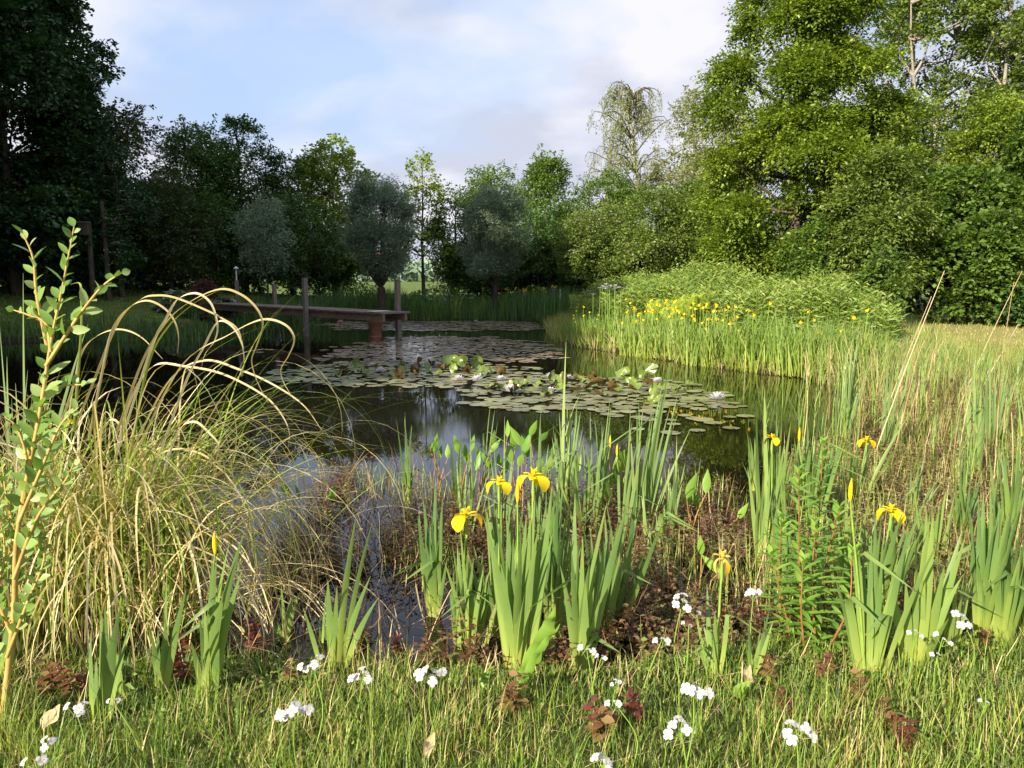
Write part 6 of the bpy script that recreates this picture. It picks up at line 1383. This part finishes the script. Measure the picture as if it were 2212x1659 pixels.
# arching sedge tussock
def sedge():
    rng = np.random.default_rng(61); c = at_z(260, 1330, .0)
    rt = empty('sedge_tussock', tuple(c), 'big sedge tussock with straw-coloured looping blades at the left of the pond', 'sedge')
    g = Geo(); n = 300
    B = c + np.c_[rng.normal(0, .24, n), rng.normal(.1, .16, n), np.zeros(n)]
    ph = np.where(rng.random(n) < .62, rng.normal(0.0, .7, n), rng.uniform(0, 6.3, n)); th = np.abs(rng.normal(.2, .15, n)); L = rng.uniform(.9, 1.95, n)
    bend = rng.uniform(2.0, 4.6, n); dry = rng.random(n) < .6
    tint = np.where(dry, rng.uniform(.45, 1, n), rng.uniform(0, .4, n)); bend = np.where(dry, bend, bend * .45)
    blades(g, B, ph, th, bend, L, rng.uniform(.008, .0145, n), 18, power=1.5, face=ph + np.pi / 2 + rng.normal(0, .5, n), tint=tint, taper=.7, fold=.35)
    # long blades that rise, fold over and curl back at the tip
    for sd, n3, pf in ((1, 90, lambda s: np.interp(s, [0, .4, .62, .8, 1], [0, .12, .75, 1.0, .72])), (2, 90, lambda s: np.interp(s, [0, .3, .55, .75, 1], [0, .15, .8, 1.0, .6])), (3, 60, lambda s: np.interp(s, [0, .5, .8, 1], [0, .2, .8, 1.15]))):
        B4 = c + np.c_[rng.normal(-.06, .24, n3), rng.normal(.08, .16, n3), np.zeros(n3)]
        ph4 = np.where(rng.random(n3) < .75, rng.normal(0, .6, n3), rng.normal(3.1, .6, n3))
        blades(g, B4, ph4, rng.uniform(.0, .42, n3), rng.uniform(2.5, 3.7, n3), rng.uniform(1.2, 2.45, n3), rng.uniform(.006, .011, n3), 26, power=pf, face=ph4 + np.pi / 2 + rng.normal(0, .5, n3), tint=np.where(rng.random(n3) < .3, rng.uniform(0, .35, n3), rng.uniform(.45, 1, n3)), taper=.6, fold=.35)
    # low looping dry tangle to the right
    n2 = 120; B2 = c + np.c_[rng.uniform(-.1, .6, n2), rng.normal(.12, .2, n2), np.zeros(n2)]; 
    blades(g, B2, rng.normal(0, 1.0, n2), rng.uniform(.3, .9, n2), rng.uniform(2.2, 4.6, n2), rng.uniform(.5, 1.25, n2), rng.uniform(.005, .010, n2), 18, power=1.2, face=rng.uniform(0, 6.3, n2), tint=rng.uniform(.55, 1, n2), taper=.7, fold=.3)
    g.build('arching_blades', M['sedge'], rt, tuple(c))
    g2 = Geo(); n5 = 230; B5 = c + np.c_[rng.normal(-.02, .26, n5), rng.normal(-.02, .15, n5), np.zeros(n5)]
    blades(g2, B5, rng.uniform(0, 6.3, n5), rng.uniform(.02, .35, n5), rng.uniform(.1, 1.0, n5), rng.uniform(.45, 1.15, n5), rng.uniform(.007, .014, n5), 10, tint=rng.uniform(0, .35, n5), taper=.6, fold=.3)
    g2.build('green_blades', M['sedge'], rt, tuple(c))
    # lower hanging brown blades
    g = Geo(); n = 90; B3 = c + np.c_[rng.normal(-.05, .3, n), rng.normal(0, .15, n), np.zeros(n)]
    blades(g, B3, rng.uniform(0, 6.3, n), rng.uniform(.1, .6, n), rng.uniform(1.5, 3, n), rng.uniform(.35, .8, n), rng.uniform(.005, .01, n), 12, tint=rng.uniform(.4, .9, n), taper=.6, fold=.3)
    g.build('withered_blades', M['straw'], rt, tuple(c))
    g = Geo(); z5 = lambda x, y: (x * .3995, y * .3995 + 432)
    hero = [[(620, 1300), (760, 900), (870, 700), (1000, 570), (1180, 485), (1300, 510), (1390, 590), (1420, 680), (1390, 780), (1360, 870), (1390, 980), (1450, 1100)],
            [(720, 1400), (980, 900), (1240, 730), (1390, 655), (1480, 650), (1560, 690), (1590, 760), (1560, 840), (1520, 910), (1530, 980), (1590, 1080)],
            [(640, 1350), (820, 800), (900, 640), (960, 540), (1060, 505), (1140, 560), (1175, 680), (1160, 760), (1110, 830), (1090, 900)],
            [(480, 1300), (560, 900), (610, 700), (690, 590), (790, 545), (880, 580), (940, 650), (965, 740), (960, 830)],
            [(400, 1250), (520, 950), (640, 660), (760, 540), (850, 517), (950, 530), (1100, 590), (1200, 640), (1290, 710), (1320, 880), (1290, 960)],
            [(300, 1300), (400, 1000), (440, 830), (520, 740), (640, 700), (760, 740), (880, 860)],
            [(400, 1250), (420, 980), (440, 700), (440, 520), (430, 450), (380, 455)],
            [(700, 1400), (800, 900), (900, 700), (1050, 560), (1180, 490)],
            [(820, 1500), (1000, 1000), (1100, 800), (1180, 660), (1260, 690), (1310, 790), (1320, 900)],
            [(600, 1500), (700, 1100), (830, 900), (1000, 900), (1200, 940), (1400, 1040), (1500, 1130), (1560, 1240), (1560, 1340)],
            [(650, 1500), (900, 1000), (1100, 870), (1300, 920), (1480, 1000), (1640, 1110), (1740, 1245)],
            [(500, 1400), (560, 1230), (620, 1190), (670, 1270), (680, 1400), (660, 1520)],
            [(880, 1500), (960, 1260), (1050, 1200), (1130, 1260), (1180, 1330), (1160, 1450)],
            [(700, 1500), (900, 1360), (1050, 1360), (1150, 1420), (1150, 1500)]]
    for k, h in enumerate(hero):
        C = smooth_path([at_d(*z5(*p), c[1] - .18 + .05 * k % .3 + .012 * i) for i, p in enumerate(h)], 60); s = np.linspace(0, 1, 60)
        ribbon(g, C, .0125 * np.interp(s, [0, .2, .75, 1], [.9, 1, .65, .1]), [.6, .5, .5], .3, .3 if k in (6, 7) else float(rng.uniform(.6, 1)))
    g.build('looping_blades', M['sedge'], rt, tuple(c))
    # second smaller tussock of green-yellow blades at the left edge
    c2 = at_z(90, 1330, .0); rt2 = empty('sedge_tussock', tuple(c2), 'smaller yellow-green sedge tussock at the left edge behind the willow stem', 'sedge'); g = Geo(); n = 260
    B = c2 + np.c_[rng.normal(0, .2, n), rng.normal(0, .15, n), np.zeros(n)]
    blades(g, B, rng.uniform(0, 6.3, n), np.abs(rng.normal(.1, .12, n)), rng.uniform(.2, 1.6, n), rng.uniform(.6, 1.3, n), rng.uniform(.005, .010, n), 12, tint=rng.uniform(.05, .85, n), taper=.6, fold=.3)
    g.build('blades', M['sedge'], rt2, tuple(c2))
sedge()

# dry reed canes in the marsh
def canes():
    rng = np.random.default_rng(71)
    # (base px, top px) hero canes
    hero = [(r7(1320, 480), (2012, 640)), (r7(1430, 500), r7(1545, 0)), (r7(1480, 490), r7(1640, 20)), (r7(1990, 600), (2190, 610)), ((2095, 880), (2200, 700)), ((2060, 900), (2208, 585)), ((1925, 1000), (1985, 760)), ((1880, 1000), (2040, 585))]
    labs = ['pale dry cane leaning right in front of the mown patch', 'dry cane left of the marsh centre', 'dry cane in the middle of the marsh', 'dry cane rising behind the tall cattail pair', 'short bent dry cane near the right edge', 'long pale cane leaning to the right edge', 'thin dry cane left of the tussock grass', 'longest dry cane crossing in front of the dark bush']
    for (b, t), lab in zip(hero, labs):
        B = at_z(b[0], b[1], 0); q = at_d(t[0], t[1], B[1] + .05); rt = empty('reed_cane', tuple(B), lab, 'reed cane'); g = Geo()
        tube(g, smooth_path([B - [0, 0, .04], (B + q) / 2 + rng.normal(0, .012, 3), q], 10), np.linspace(.006, .0025, 10), 6, rng.random()); g.build('cane', M['straw'], rt, tuple(B))
        g = Geo(); k = 2; blades(g, B + (q - B) * np.array([[.35], [.6]]), rng.uniform(-1, 1, k), .4, 1.2, .16, .006, 6, tint=.8); g.build('leaves', M['straw'], rt, tuple(B))
    protos = []
    for k in range(5):
        rt = empty('young_reed', (0, 0, 0), 'x', 'reed'); H = rng.uniform(.55, .8); g = Geo()
        tube(g, smooth_path([(0, 0, -.04), (rng.normal(0, .02), 0, H * .5), (rng.normal(0, .05), rng.normal(0, .03), H)], 8), np.linspace(.0055, .0025, 8), 5, rng.random()); g.build('stem', M['green_stem'] if k < 3 else M['straw'], rt)
        g = Geo(); n = 5 if k < 3 else 1; u = np.linspace(.4, .95, n)
        blades(g, np.c_[np.zeros(n), np.zeros(n), u * H], np.arange(n) * 3.1 + rng.normal(0, .4, n), rng.uniform(.15, .45, n), rng.uniform(.1, .7, n), rng.uniform(.2, .38, n), .010, 6, tint=rng.random(n), taper=.7, fold=.2); g.build('leaves', M['reed_leaf'] if k < 3 else M['straw'], rt)
        KIDS[rt.name] = list(rt.children); protos.append(rt)
    used = [False] * 5
    poly = [(1820, 920), (1900, 860), (2000, 850), (2120, 850), (2330, 890), (2330, 1010), (2180, 1010), (2050, 960), (1960, 960), (1840, 1010)]
    Q = np.concatenate([scatter_px(poly, 88, 0, rng), scatter_px([(1980, 1000), (2120, 960), (2300, 960), (2330, 1180), (2100, 1160)], 34, 0, rng), scatter_px([(1700, 960), (1860, 880), (1900, 960), (1800, 1060)], 14, 0, rng)])
    extra = np.array([at_z(x, y)[:2] for x, y in [(1790, 905), (1810, 890), (1835, 930), (1770, 880), (1740, 870), (1800, 950), (1850, 1010), (1690, 880), (1220, 1060), (1260, 1090), (1650, 1000)]])
    for i, q in enumerate(np.concatenate([Q, extra])):
        k = int(rng.choice(5, p=[.26, .26, .25, .12, .11]))
        lab, grp = (('young green reed rising from the shallow marsh at the right', 'green reeds in the right marsh') if k < 3 else ('bare straw-coloured dead reed stem standing in the right marsh', 'dead reed stems in the right marsh'))
        if used[k]: o = dup(protos[k], (q[0], q[1], 0), rng.uniform(0, 6.3), rng.uniform(.7, 1.15), lab, grp)
        else: o = protos[k]; used[k] = True; o.location = (q[0], q[1], 0); o['label'] = lab; o['group'] = grp
canes()
# blue lupin-like flower spikes by the far bank
def spikes():
    rng = np.random.default_rng(5)
    for x, y, mat, lab in ((1198, 635, 'blue_petal', 'small blue flower spike on the far bank'), (1210, 636, 'white_petal', 'pale flower spike beside the blue one on the far bank')):
        p = at_d(x, y, 24); z = gz(p[0], p[1]); rt = empty('flower_spike', (p[0], p[1], z), lab, 'flower'); H = p[2] - z + .1
        g = Geo(); tube(g, [(0, 0, 0), (0, 0, H)], .008, 4); g.build('stalk', M['green_stem'], rt)
        g = Geo(); n = 70; t = rng.random(n); a_ = rng.uniform(0, 6.3, n); leaf_quads(g, np.c_[0 * t, 0 * t, H - .25 + .3 * t], np.c_[np.cos(a_), np.sin(a_), 0 * t + .5], np.tile([0, 0, 1.], (n, 1)), .05, .03, rng.random(n)); g.build('blossom', M[mat], rt)
spikes()
bpy.context.view_layer.update()
